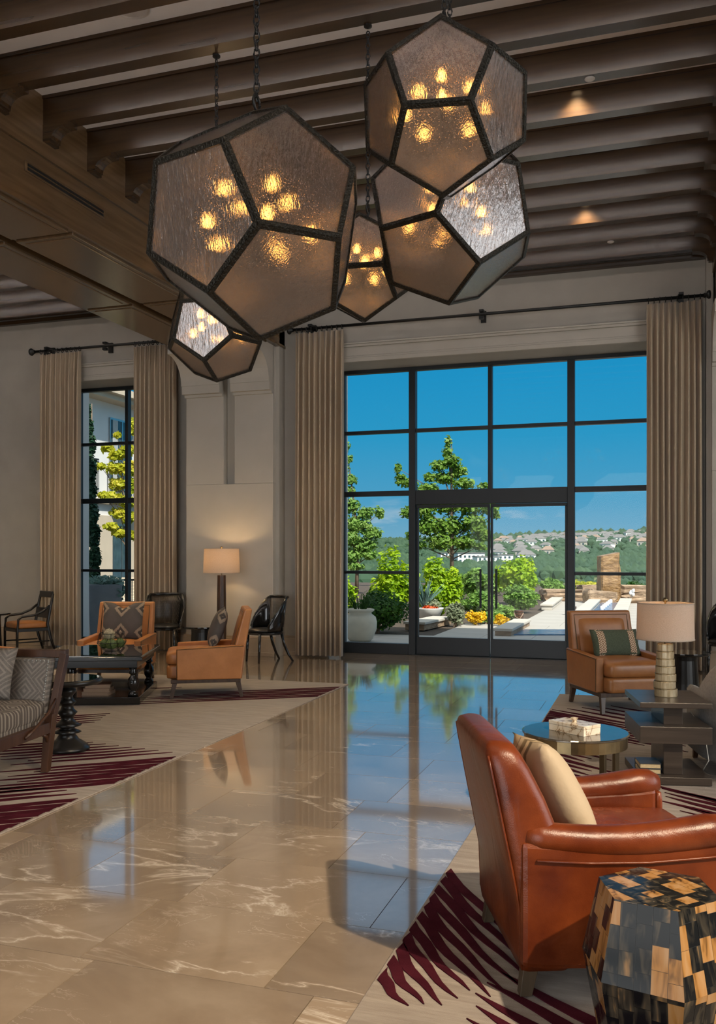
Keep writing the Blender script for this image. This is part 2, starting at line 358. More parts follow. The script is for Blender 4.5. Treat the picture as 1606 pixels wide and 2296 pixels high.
M['embroidered'] = n.done(n.pbr(color=c, rough=.8, normal=n.bump(n.noise(n.obj(), 14, 3), .25, .02)))
n = NT('onyx'); v = n.obj(); f = n.math('ABSOLUTE', n.math('SUBTRACT', n.noise(v, 9, 4, .5, 1.0), .5))
M['onyx'] = n.done(n.pbr(color=n.ramp(f, [(0, (.22, .12, .05)), (.02, (.62, .52, .38)), (.2, (.74, .68, .57))]), rough=.16, sss=.0))
n = NT('horn_dark'); rn = n.rand(); off = n.n('ShaderNodeCombineXYZ', {0: n.math('MULTIPLY', rn, 37.0), 1: n.math('MULTIPLY', rn, 91.0), 2: n.math('MULTIPLY', rn, 53.0)}).outputs[0]
v = n.n('ShaderNodeVectorMath', {0: n.obj(), 1: off}, operation='ADD').outputs[0]
f = n.noise(n.map(v, (26, 26, 4)), 1.0, 3, .5, .6); k = n.math('FRACT', n.math('MULTIPLY', rn, 7.31))
dark = n.ramp(f, [(.48, (.006, .007, .008)), (.62, (.05, .042, .03)), (.75, (.26, .15, .06))])
lite = n.ramp(f, [(.30, (.05, .025, .01)), (.45, (.30, .15, .045)), (.7, (.36, .22, .11))])
M['horn'] = n.done(n.pbr(color=n.mix(n.math('GREATER_THAN', k, .70), dark, lite), rough=.10, coat=0.0, spec=.18))
M['horn_core'] = plain('horn_core', (.02, .017, .012), .4)
M['paper'] = plain('paper', (.55, .43, .25), .8, var=.1, scale=80)
M['book_dark'] = plain('book_dark', (.05, .05, .055), .3)
M['book_brown'] = plain('book_brown', (.16, .085, .05), .5)
M['book_tan'] = plain('book_tan', (.30, .21, .14), .6)
M['rattan'] = plain('rattan', (.36, .21, .09), .6, var=.3, scale=90, bump=.6, bscale=120)
n = NT('cane'); v = n.map(n.obj(), (110, 110, 110)); sp = n.n('ShaderNodeSeparateXYZ', {0: v})
hx = n.math('LESS_THAN', n.math('FRACT', n.math('ADD', sp.outputs[0], sp.outputs[1])), .62); hz = n.math('LESS_THAN', n.math('FRACT', sp.outputs[2]), .62)
hole = n.math('MULTIPLY', hx, hz)
M['cane'] = n.done(n.mixsh(hole, n.pbr(color=(.022, .017, .011), rough=.4), n.n('ShaderNodeBsdfTransparent').outputs[0]))
M['artichoke'] = plain('artichoke', (.15, .20, .055), .6, var=.4, scale=60, bump=.6, bscale=90)
M['cream_flower'] = plain('cream_flower', (.52, .45, .30), .8, var=.25, scale=90, bump=.8, bscale=110)
M['steel'] = plain('steel', (.45, .45, .45), .3, metal=1.0)
M['white_cord'] = plain('white_cord', (.7, .69, .65), .5)
M['white_plastic'] = plain('white_plastic', (.55, .53, .52), .5)
# outdoors
M['paving'] = plain('paving', (.40, .37, .33), .7, var=.07, scale=.9, bump=.08, bscale=14)
M['coping'] = plain('coping', (.50, .46, .40), .75, var=.06, scale=3)
M['pot'] = plain('pot', (.58, .53, .43), .75, var=.06, scale=7)
M['planter_blue'] = plain('planter_grey', (.20, .23, .27), .6, var=.12, scale=5)
M['stucco'] = plain('stucco', (.74, .72, .69), .9, var=.04, scale=1.5)
M['stucco_tan'] = plain('stucco_tan', (.58, .48, .36), .9, var=.05, scale=2)
n = NT('rough_stone'); v = n.obj(); f = n.noise(n.map(v, (3, 3, 7)), 1.6, 6, .65)
M['stone'] = n.done(n.pbr(color=n.ramp(f, [(.3, (.18, .115, .07)), (.55, (.38, .26, .165)), (.75, (.52, .40, .28))]), rough=.85, normal=n.bump(f, .9, .06)))
n = NT('wet_stone'); v = n.obj(); f = n.noise(n.map(v, (4, 4, 9)), 1.6, 6, .65)
M['wet_stone'] = n.done(n.pbr(color=n.ramp(f, [(.3, (.12, .06, .02)), (.55, (.34, .19, .07)), (.75, (.50, .34, .17))]), rough=.35, normal=n.bump(f, .9, .05)))
n = NT('pool_water'); v = n.obj(); f = n.noise(n.map(v, (5, 9, 1)), 1.0, 3)
M['water'] = n.done(n.pbr(color=n.ramp(f, [(.35, (.01, .06, .17)), (.65, (.05, .20, .40))]), rough=.06, normal=n.bump(f, .5, .05)))
n = NT('foam'); M['foam'] = plain('foam', (.8, .82, .84), .6)
M['soil'] = plain('soil', (.07, .05, .035), .95, var=.3, scale=12)
M['bark'] = plain('bark', (.17, .12, .08), .9, var=.3, scale=9)
def leafmat(name, a, b, c, tr=.4, sc=2.2):
    n = NT(name); v = n.obj(); f = n.noise(v, sc, 3); g = n.noise(v, 22, 2)
    col = n.ramp(n.math('ADD', n.math('MULTIPLY', f, .5), n.math('MULTIPLY', g, .5)), [(.36, a), (.5, b), (.64, c)])
    p = n.pbr(color=col, rough=.5, spec=.3); t = n.n('ShaderNodeBsdfTranslucent', {'Color': col}).outputs[0]
    return n.done(n.mixsh(tr, p, t))
M['leaf_tree'] = leafmat('leaf_tree', (.06, .14, .012), (.16, .30, .03), (.34, .46, .12))
M['leaf_lime'] = leafmat('leaf_lime', (.14, .28, .006), (.30, .48, .012), (.52, .62, .02))
M['leaf_dark'] = leafmat('leaf_dark', (.018, .07, .012), (.045, .13, .018), (.10, .22, .02))
M['leaf_soft'] = leafmat('leaf_soft', (.10, .22, .04), (.21, .37, .07), (.36, .50, .14))
M['leaf_silver'] = leafmat('leaf_silver', (.16, .20, .12), (.27, .31, .19), (.40, .42, .27))
M['leaf_cypress'] = leafmat('leaf_cypress', (.008, .035, .018), (.018, .062, .03), (.035, .10, .04), .15)
M['leaf_maple'] = leafmat('leaf_maple', (.30, .38, .02), (.58, .58, .04), (.80, .70, .12), .55)
M['leaf_blue'] = leafmat('leaf_blue', (.10, .20, .17), (.16, .28, .25), (.26, .38, .33))
M['flower_gold'] = leafmat('flower_gold', (.55, .32, .01), (.75, .48, .01), (.85, .60, .03), .2)
M['flower_red'] = leafmat('flower_red', (.55, .05, .01), (.65, .10, .02), (.7, .25, .05), .2)
M['grass_far'] = plain('grass_far', (.34, .31, .14), .95, var=.25, scale=.05)
n = NT('hill_scrub'); v = n.obj(); f = n.noise(v, .02, 6, .7); g = n.noise(v, .16, 4, .6)
M['hill'] = n.done(n.pbr(color=n.mix(n.ramp(g, [(.45, (0, 0, 0)), (.6, (1, 1, 1))]), n.ramp(f, [(.3, (.045, .085, .035)), (.7, (.10, .145, .06))]), n.ramp(f, [(.4, (.07, .12, .045)), (.62, (.27, .25, .14))])), rough=.95, spec=.1))
M['forest'] = leafmat('forest', (.022, .055, .030), (.038, .080, .040), (.062, .11, .05), .05, .02)
M['house_wall'] = plain('house_wall', (.50, .45, .38), .9, var=.05)
M['house_white'] = plain('house_white', (.78, .77, .74), .9, var=.03)
M['house_roof'] = plain('house_roof', (.17, .165, .16), .9, var=.12, scale=.6)
M['house_roof2'] = plain('house_roof_warm', (.28, .20, .15), .9, var=.12, scale=.6)
M['pane_dark'] = plain('pane_dark', (.05, .09, .11), .1, var=.2)
M['orange_panel'] = plain('orange_panel', (.62, .20, .05), .6)
M['cloth_curtain'] = plain('cloth_curtain', (.45, .47, .46), .8)

# ================================================================== SETTING
YW, YG, YP = 12.35, 12.95, 12.05          # wall face, glazing plane, pilaster face
XL, XR, YB = -11.0, 6.6, -6.5
ZB, ZC, ZG = 5.37, 5.63, 4.55             # beam underside, ceiling, girder underside
GX0, GX1 = -6.73, -5.2                    # left girder
HX0, HX1 = .78, 2.3                       # right girder
# ---- floor and its tiles
fl = struct('floor')
MB().box(XL, XR, YB, YG + .08, -.25, -.012).build('slab', M['grout'], fl)
RUGS = {'L': (-9.4, -3.3, 3.2, 9.74), 'R': (-.92, 4.6, 1.6, 9.74)}
def proj(p):
    p = Vector(p); d = -SN * p.x + CS * p.y; x = CS * p.x + SN * p.y
    if d < .3: return None
    return (CXP + FPX * x / d, CYP - FPX * (p.z - EYE) / d, d)
rng = random.Random(11)
tiles = []
y = 4.006 - .587 * 18
while y < YG:
    x = XL - rng.random() * .6
    while x < XR:
        ln = rng.choice((.6, .75, .87, .87))
        tiles.append((x, y, ln)); x += ln
    y += .587
TM = {}
for ln in (.6, .75, .87):
    mb = MB().box(-ln / 2 + .0018, ln / 2 - .0018, -.2917, .2917, -.012, 0)
    TM[ln] = mb.mesh('marble_tile', M['marble'])
vis, rest = [], []
for (x, y, ln) in tiles:
    cx, cy = x + ln / 2, y + .2935
    under = any(a + .02 < x and x + ln < b - .02 and c + .02 < y and y + .587 < d - .02 for a, b, c, d in RUGS.values())
    q = [proj((x + i * ln, y + j * .587, 0)) for i in (0, 1) for j in (0, 1)]
    q = [k for k in q if k]
    inside = any(-20 < k[0] < 1626 and k[1] < 2310 for k in q)
    if inside and not under: vis.append((min(k[2] for k in q), cx, cy, ln))
    elif not under or True: rest.append((cx, cy, ln))
vis.sort()
for _, cx, cy, ln in vis[:300]:
    mkobj('marble_tile', TM[ln], fl, loc=(cx, cy, 0))
rest += [(a, b, c) for _, a, b, c in vis[300:]]
mb = MB()
for cx, cy, ln in rest: mb.box(cx - ln / 2 + .0012, cx + ln / 2 - .0012, cy - .2923, cy + .2923, -.012, 0)
tag(mb.build('more_tiles', M['marble'], fl), kind='stuff')
# ---- ceiling, beams, corbels, girders
ce = struct('ceiling')
MB().box(XL, XR, YB, YG + .1, ZC, ZC + .2).build('ceiling_plane', M['ceiling_white'], ce)
def corbel_poly():
    p = [(0, 0), (.27, 0), (.27, -.03), (.245, -.03)]
    for i in range(7):
        a = i / 6 * math.pi / 2
        p.append((.245 - .155 * math.sin(a), -.03 - .10 + .10 * math.cos(a) - .0))
    p += [(.09, -.145), (.075, -.145), (.075, -.17), (0, -.17)]
    return p
CP = corbel_poly()
beam_y = [6.755 + .664 * k for k in range(-16, 9)]
BW = .125
bms = {}
for (a, b, key) in ((GX1, HX0, 'mid'), (XL, GX0, 'left'), (HX1, XR, 'right')):
    bms[key] = MB().box(a, b, 0, BW, ZB, ZC).box(a, b, -.012, 0, ZC - .03, ZC).box(a, b, BW, BW + .05, ZC - .095, ZC - .085).box(a, b, BW + .04, BW + .05, ZC - .085, ZC - .045).mesh('beam', M['beam'])  # rear ledge and lip added to keep strip light off the next beam
def corbel_mesh(x0, sg):
    return MB().prism([(x0 + sg * px, ZB + pz) for px, pz in CP], 'y', -.004, BW + .004).mesh('corbel', M['beam'])
CM = {'a': corbel_mesh(GX1, 1), 'b': corbel_mesh(HX0, -1), 'c': corbel_mesh(GX0, -1), 'd': corbel_mesh(HX1, 1)}
for y in beam_y:
    if y < YB: continue
    for key, cs in (('mid', 'ab'), ('left', 'c'), ('right', 'd')):
        if key == 'right' and y > 5: pass
        b = mkobj('beam', bms[key], ce, loc=(0, y, 0))
        if y > 1:
            for c in cs: mkobj('corbel', CM[c], b)
for gi, (a, b) in enumerate(((GX0, GX1), (HX0, HX1))):
    cm = (a + b) / 2; g = MB().box(a, cm - .06, YB, YW + .1, ZG + .02, ZC).box(cm + .06, b, YB, YW + .1, ZG + .02, ZC).box(cm - .06, cm + .06, YB, YW + .1, ZG + .22, ZC).build('girder', M['girder'], ce)
    for s, xx in ((1, b), (-1, a)):
        MB().box(min(xx, xx + s * .03), max(xx, xx + s * .03), YB, YW, ZB - .30, ZB - .17).build('girder_moulding', M['girder'], g)
        MB().box(min(xx, xx + s * .015), max(xx, xx + s * .015), YB, YW, ZG + .02, ZG + .06).build('girder_edge', M['girder'], g)
    w = (b - a)
    for r in range(2):
        x0 = a + .04 + r * (w / 2 + .03); x1 = x0 + w / 2 - .11
        yy = YW - .55
        while yy > YB + 2:
            MB().box(x0, x1, yy - 2.25, yy - .02, ZG, ZG + .03).build('soffit_panel', M['girder'], g, bevel=.006)
            MB().box(x0 + .06, x1 - .06, yy - 2.19, yy - .08, ZG - .008, ZG + .01).build('soffit_panel_field', M['girder'], g, bevel=.006)
            yy -= 2.3
MB().box(GX1, HX0, YW - .09, YW, ZB - .06, ZB).build('wall_plate', M['beam'], ce)
MB().box(XL, GX0, YW - .09, YW, ZB - .06, ZB).build('wall_plate', M['beam'], ce)
# ---- far wall with two openings
OP1 = (-4.5, .12, 4.30); OP2 = (-9.24, -7.45, 4.30)
wf = struct('wall_far')
mb = MB()
for a, b, z0, z1 in ((XL - .2, OP2[0], 0, ZC), (OP2[0], OP2[1], OP2[2], ZC), (OP2[1], OP1[0], 0, ZC), (OP1[0], OP1[1], OP1[2], ZC), (OP1[1], XR + .2, 0, ZC)):
    mb.box(a, b, YW, YG + .1, z0, z1)
mb.build('wall_body', M['plaster'], wf)
MB().box(XL - .4, XR + 6, YG + .1, YG + .35, ZC - .3, 7.5).build('parapet', M['stucco'], wf)
MB().box(XL - .4, OP2[0] - .01, YG + .1, YG + .3, 0, ZC).box(OP2[1] + .01, OP1[0] - .01, YG + .1, YG + .3, 0, ZC).box(OP1[1] + .01, XR + 6, YG + .1, YG + .3, 0, ZC).build('outer_face', M['stucco'], wf)
def head_mould(a, b, name):
    t = struct(name)
    for (z0, z1, p) in ((4.30, 4.36, .045), (4.36, 4.39, .03), (4.39, 4.52, .018), (4.52, 4.555, .05), (4.555, 4.58, .065)):
        MB().box(a - .05, b + .05, YW - p, YW + .01, z0, z1).build('moulding', M['plaster_light'], t, bevel=.006)
head_mould(OP1[0], OP1[1], 'trim_1'); head_mould(OP2[0], OP2[1], 'trim_2')
# pilasters with scrolled brackets
def pilaster(x0, x1):
    cx = (x0 + x1) / 2; sw = .09
    p = MB().box(x0, x1, YP, YW + .02, 0, 2.55).box(x0, cx - sw, YP, YW + .02, 2.55, ZG + .02).box(cx + sw, x1, YP, YW + .02, 2.55, ZG + .02).box(cx - sw, cx + sw, YP + .13, YW + .02, 2.55, ZG + .02).build('pilaster', M['plaster_light'], wf, bevel=.008)
    poly = [(YP + .02, ZG + .02), (YP - .55, ZG + .02), (YP - .55, 4.44)]
    for i in range(11):
        a = i / 10 * math.pi / 2
        poly.append((YP - .55 + .40 * math.sin(a), 4.42 - .40 * (1 - math.cos(a))))
    poly += [(YP - .13, 4.02), (YP - .13, 3.90), (YP - .05, 3.90), (YP - .05, 3.86), (YP + .02, 3.86)]
    for a, b in ((x0, cx - sw), (cx + sw, x1)):
        MB().prism(poly, 'x', a, b).build('bracket', M['plaster_light'], p)
    MB().box(x0 - .06, x0 + .02, YP + .10, YW + .01, 0, ZC - .3).build('pilaster_return', M['plaster'], p)
    MB().box(x1 - .02, x1 + .06, YP + .10, YW + .01, 0, ZC - .3).build('pilaster_return', M['plaster'], p)
pilaster(-6.69, -5.26); pilaster(.74, 2.2)
# baseboards
bb = struct('baseboard_far')
for a, b, yy in ((XL, OP2[0], YW), (OP2[1], -6.75, YW), (-6.73, -5.22, YP), (-5.2, OP1[0], YW), (OP1[1], .70, YW), (.70, 2.24, YP)):
    MB().box(a, b, yy - .035, yy + .01, 0, .26).box(a, b, yy - .05, yy + .01, 0, .06).box(a, b, yy - .02, yy + .01, .26, .29).build('base_block', M['stone_base'], bb, bevel=.005)
# other walls (unseen, with openings added where the fill lights stand)
wl = struct('wall_left'); MB().box(XL - .2, XL, YB, YW, 0, ZC).build('wall_body', M['plaster'], wl)
wr = struct('wall_right'); MB().box(XR, XR + .2, YB, 1.2, 0, ZC).box(XR, XR + .2, 7.8, YW, 0, ZC).box(XR, XR + .2, 1.2, 7.8, 4.4, ZC).box(XR, XR + .2, 1.2, 7.8, 0, .3).build('wall_body', M['plaster'], wr)
wb = struct('wall_back'); MB().box(XL, -6.4, YB - .2, YB, 0, ZC).box(2.0, XR, YB - .2, YB, 0, ZC).box(-6.4, 2.0, YB - .2, YB, 4.8, ZC).build('wall_body', M['plaster'], wb)
# ---- glazing: frames are bars, every pane an object
def frame_bar(par, x0, x1, z0, z1, y0=YG - .05, y1=YG + .05, name='frame_bar'):
    return MB().box(x0, x1, y0, y1, z0, z1).build(name, M['black_frame'], par, bevel=.004)
def pane(par, x0, x1, z0, z1, y=YG):
    return MB().box(x0, x1, y - .004, y + .004, z0, z1).build('pane', M['glass'], par)
w1 = struct('window_1')
X0, XA, XB_, XC, X1 = OP1[0], -3.37, -2.21, -1.06, OP1[1]
ROW = [(1.265, 2.37), (2.45, 3.32), (3.38, 4.245)]
frame_bar(w1, X0, X1, 4.245, 4.30)
frame_bar(w1, XA, XC, -.011, .011, YG - .10, YG + .12, 'threshold')
frame_bar(w1, X0, X0 + .06, 0, 4.245); frame_bar(w1, X1 - .06, X1, 0, 4.245)
for x, hw in ((XA, .05), (XC, .05)): frame_bar(w1, x - hw, x + hw, 0, 4.245, YG - .08, YG + .05, 'mullion')
frame_bar(w1, XB_ - .03, XB_ + .03, 2.43, 4.245, name='mullion')
frame_bar(w1, X0 + .06, XA - .05, 0, .16, name='sill_rail'); frame_bar(w1, XC + .05, X1 - .06, 0, .16, name='sill_rail')
for a, b in ((X0 + .06, XA - .05), (XC + .05, X1 - .06)):
    frame_bar(w1, a, b, 1.205, 1.25, name='transom'); frame_bar(w1, a, b, 2.38, 2.455, name='transom'); frame_bar(w1, a, b, 3.325, 3.375, name='transom')
    for z0, z1 in ((.16, 1.205), (1.25, 2.38), (2.455, 3.325), (3.375, 4.245)): pane(w1, a, b, z0, z1)
frame_bar(w1, XA + .05, XC - .05, 2.24, 2.455, YG - .07, YG + .05, 'door_header')
for a, b in ((XA + .05, XB_ - .03), (XB_ + .03, XC - .05)):
    frame_bar(w1, a, b, 3.325, 3.375, name='transom')
    for z0, z1 in ((2.455, 3.325), (3.375, 4.245)): pane(w1, a, b, z0, z1)
for i, (a, b, hx, name) in enumerate(((XA + .055, XB_ - .006, XB_ - .13, 'door_1'), (XB_ + .006, XC - .055, XB_ + .10, 'door_2'))):
    d = struct(name)
    frame_bar(d, a, b, .012, .27, YG - .03, YG + .03, 'bottom_rail'); frame_bar(d, a, b, 2.19, 2.235, YG - .03, YG + .03, 'top_rail')
    frame_bar(d, a, a + .03, .27, 2.19, YG - .03, YG + .03, 'stile'); frame_bar(d, b - .03, b, .27, 2.19, YG - .03, YG + .03, 'stile')
    pane(d, a + .03, b - .03, .27, 2.19)
    MB().tube([(hx, YG - .09, .72), (hx, YG - .09, 1.29)], .016, 10).tube([(hx, YG - .09, .80), (hx, YG, .80)], .008, 6).tube([(hx, YG - .09, 1.2), (hx, YG, 1.2)], .008, 6).build('handle', M['black_frame'], d)
w2 = struct('window_2')
X0, X1 = OP2[0], OP2[1]; xm = -8.28
frame_bar(w2, X0, X1, 4.245, 4.30); frame_bar(w2, X0, X0 + .05, 0, 4.245); frame_bar(w2, X1 - .05, X1, 0, 4.245); frame_bar(w2, xm - .03, xm + .03, .1, 4.245, name='mullion'); frame_bar(w2, X0 + .05, X1 - .05, 0, .1, name='sill_rail')
for a, b in ((X0 + .05, xm - .03), (xm + .03, X1 - .05)):
    for z0, z1 in ((1.205, 1.25), (2.36, 2.44), (3.335, 3.38)): frame_bar(w2, a, b, z0, z1, name='transom')
    for z0, z1 in ((.1, 1.205), (1.25, 2.36), (2.44, 3.335), (3.38, 4.245)): pane(w2, a, b, z0, z1)
# bars for the added back and side openings, out of view
w3 = struct('window_3')
for i in range(5): frame_bar(w3, -6.4 + i * 2.1 - .04, -6.4 + i * 2.1 + .04, 0, 4.8, YB - .15, YB - .05)
w4 = struct('window_4')
for i in range(4): MB().box(XR + .05, XR + .15, 1.2 + i * 2.2 - .04, 1.2 + i * 2.2 + .04, .3, 4.4).build('frame_bar', M['black_frame'], w4)
# ---- curtains and rods
YCU = 12.17
def curtain(x0, x1, label, seed, folds):
    r = random.Random(seed); nx, nz = folds * 10, 10
    ph = [r.uniform(-.6, .6) for _ in range(folds + 2)]; am = [r.uniform(.6, 1.15) for _ in range(folds + 2)]
    vs = []; fs = []
    for k in range(nz + 1):
        t = k / nz; z = .03 + t * (4.74 - .03)
        for i in range(nx + 1):
            u = i / nx; f = u * folds; q = min(int(f), folds - 1)
            amp = (.07 + .02 * (1 - t)) * am[q] * (1 - .45 * max(0, (t - .9) * 10))
            a = 2 * math.pi * f + ph[q] * math.sin(math.pi * (f - q))
            x = x0 + u * (x1 - x0) + .018 * math.sin(2 * a) + (.012 * math.sin(3 * t + seed + q) * (1 - t))
            vs.append((x, YCU + amp * math.sin(a), z))
    for k in range(nz):
        for i in range(nx):
            a = k * (nx + 1) + i; fs.append((a, a + 1, a + nx + 2, a + nx + 1))
    o = MB().add(vs, fs).build('curtain', M['drape'], None, smooth=True)
    m = o.modifiers.new('s', 'SOLIDIFY'); m.thickness = .006
    return tag(o, label, 'curtain', 'floor length beige curtains')
def rod(x0, x1, brackets, rings, label):
    t = thing('curtain_rod', label, 'curtain rod', (x0, YCU, 4.80))
    L = x1 - x0
    MB().tube([(0, 0, 0), (L, 0, 0)], .021, 12).build('rod', M['iron'], t, smooth=True)
    for s, x in ((-1, 0), (1, L)):
        o = MB().lathe([(.0, -.06), (.055, -.05), (.062, -.03), (.045, -.005), (.03, 0), (.03, .03), (.0, .03)], 14).build('finial', M['iron'], t, smooth=True)
        o.rotation_euler = (0, R(90) * -s, 0); o.location = (x, 0, 0)
    for bx in brackets:
        MB().box(bx - .03 - x0, bx + .03 - x0, -.03, .18, .03, .06).box(bx - .03 - x0, bx + .03 - x0, -.03, .03, -.07, -.03).box(bx - .035 - x0, bx + .035 - x0, .14, .18, -.08, .08).build('bracket', M['iron'], t)
    for rx in rings:
        pts = [(rx - x0, .034 * math.cos(a), -.012 + .034 * math.sin(a)) for a in [2 * math.pi * k / 10 for k in range(11)]]
        MB().tube(pts, .006, 5).build('ring', M['iron'], t)
curtain(-4.95, -4.2, 'beige curtain panel hanging left of the tall glass doors', 3, 9)
curtain(-.04, .63, 'beige curtain panel at the right end of the wide window', 5, 9)
curtain(-9.43, -8.64, 'beige curtain panel leftmost beside the narrow window', 8, 9)
curtain(-7.68, -6.92, 'beige curtain panel between the narrow window and the pilaster', 13, 9)
rod(-5.02, .68, (-4.72, -2.2, .38), [-4.93 + i * .078 for i in range(10)] + [-.02 + i * .07 for i in range(10)], 'long black curtain rod above the tall glass doors')
rod(-9.56, -6.84, (-9.3, -8.2, -7.0), [-9.41 + i * .082 for i in range(10)] + [-7.66 + i * .08 for i in range(10)], 'short black curtain rod above the narrow left window')
# ---- fittings on ceiling and girder
t = thing('air_vent', 'long dark slot air vent set into the side of the wooden girder', 'vent', (GX1 + .0, 7.1, 4.90))
MB().box(0, .012, -.60, .60, -.045, .045).build('frame', M['girder'], t, bevel=.003)
for z in (-.018, .018): MB().box(.004, .016, -.57, .57, z - .012, z + .012).build('slot', M['iron'], t)
p0 = PF(292, 12, ZC)
t = thing('ceiling_speaker', 'round white speaker grille flush in the white ceiling strip', 'speaker', (p0.x, p0.y, ZC))
MB().lathe([(0, -.012), (.13, -.012), (.145, -.018), (.155, -.012), (.155, 0.0), (0, 0)], 28).build('grille', M['white_plastic'], t, smooth=False)
for px, py, lb in ((1323, 177, 'small round sprinkler cap under the beam right of the lanterns'), (1370, 543, 'small dark sprinkler cap under a far beam near the window wall')):
    p0 = PF(px, py, ZB)
    by = min(beam_y, key=lambda b: abs(b + BW / 2 - p0.y))
    t = thing('sprinkler_cap', lb, 'sprinkler', (p0.x, by + BW / 2, ZB))
    MB().lathe([(0, -.012), (.03, -.012), (.042, -.006), (.042, 0), (0, 0)], 16).build('cap', M['white_plastic'], t)
# recessed downlights between the beams
def downlight(x, y, lb, power):
    if lb: t = thing('downlight', lb, 'downlight', (x, y, ZC))
    else: t = mkobj('downlight', None, ce, loc=(x, y, ZC))
    MB().lathe([(.045, 0), (.045, -.008), (.062, -.008), (.066, 0)], 16, caps=False).build('trim_ring', M['white_plastic'], t)
    MB().lathe([(0, -.002), (.044, -.002), (.044, .0), (0, 0)], 12).build('lens', M['lens'], t)
    light('downlight_lamp', 'SPOT', (x, y, ZC - .03), power, (1, .74, .42), (x, y, 0), spot_size=R(100), spot_blend=.8, shadow_soft_size=.05)
def bay_y(yy):
    c = [b - (.664 - BW) / 2 for b in beam_y]; return min(c, key=lambda q: abs(q - yy))
downlight(-.62, bay_y(8.0) + .16, 'recessed downlight glowing on the beam above the brown armchair', 70)
downlight(-.72, bay_y(10.8) + .16, 'farther recessed downlight glowing on a beam near the window wall', 70)
for x, y in ((-3.8, 8.0), (-3.8, 10.8), (-2.2, 2.6), (-3.8, 1.9), (-.6, 2.6), (-7.8, 8.0), (-7.8, 10.8), (-9.6, 8.0), (-9.6, 10.8)):
    downlight(x, bay_y(y) + .16, None, 150 if y > 7 else 45)
# warm light strips tucked behind the beams, washing the white ceiling
n = NT('light_strip'); M['led'] = n.done(n.n('ShaderNodeEmission', {'Color': (1, .92, .85, 1), 'Strength': LED}).outputs[0])
for (a, b, key) in ((GX1 + .3, HX0 - .3, 'mid'), (XL + .2, GX0 - .3, 'left')):
    me = MB().box(a, b, BW + .006, BW + .030, ZC - .083, ZC - .074).mesh('light_strip', M['led'])
    for y in beam_y:
        if 0 < y < 12.0: mkobj('light_strip', me, ce, loc=(0, y, 0))

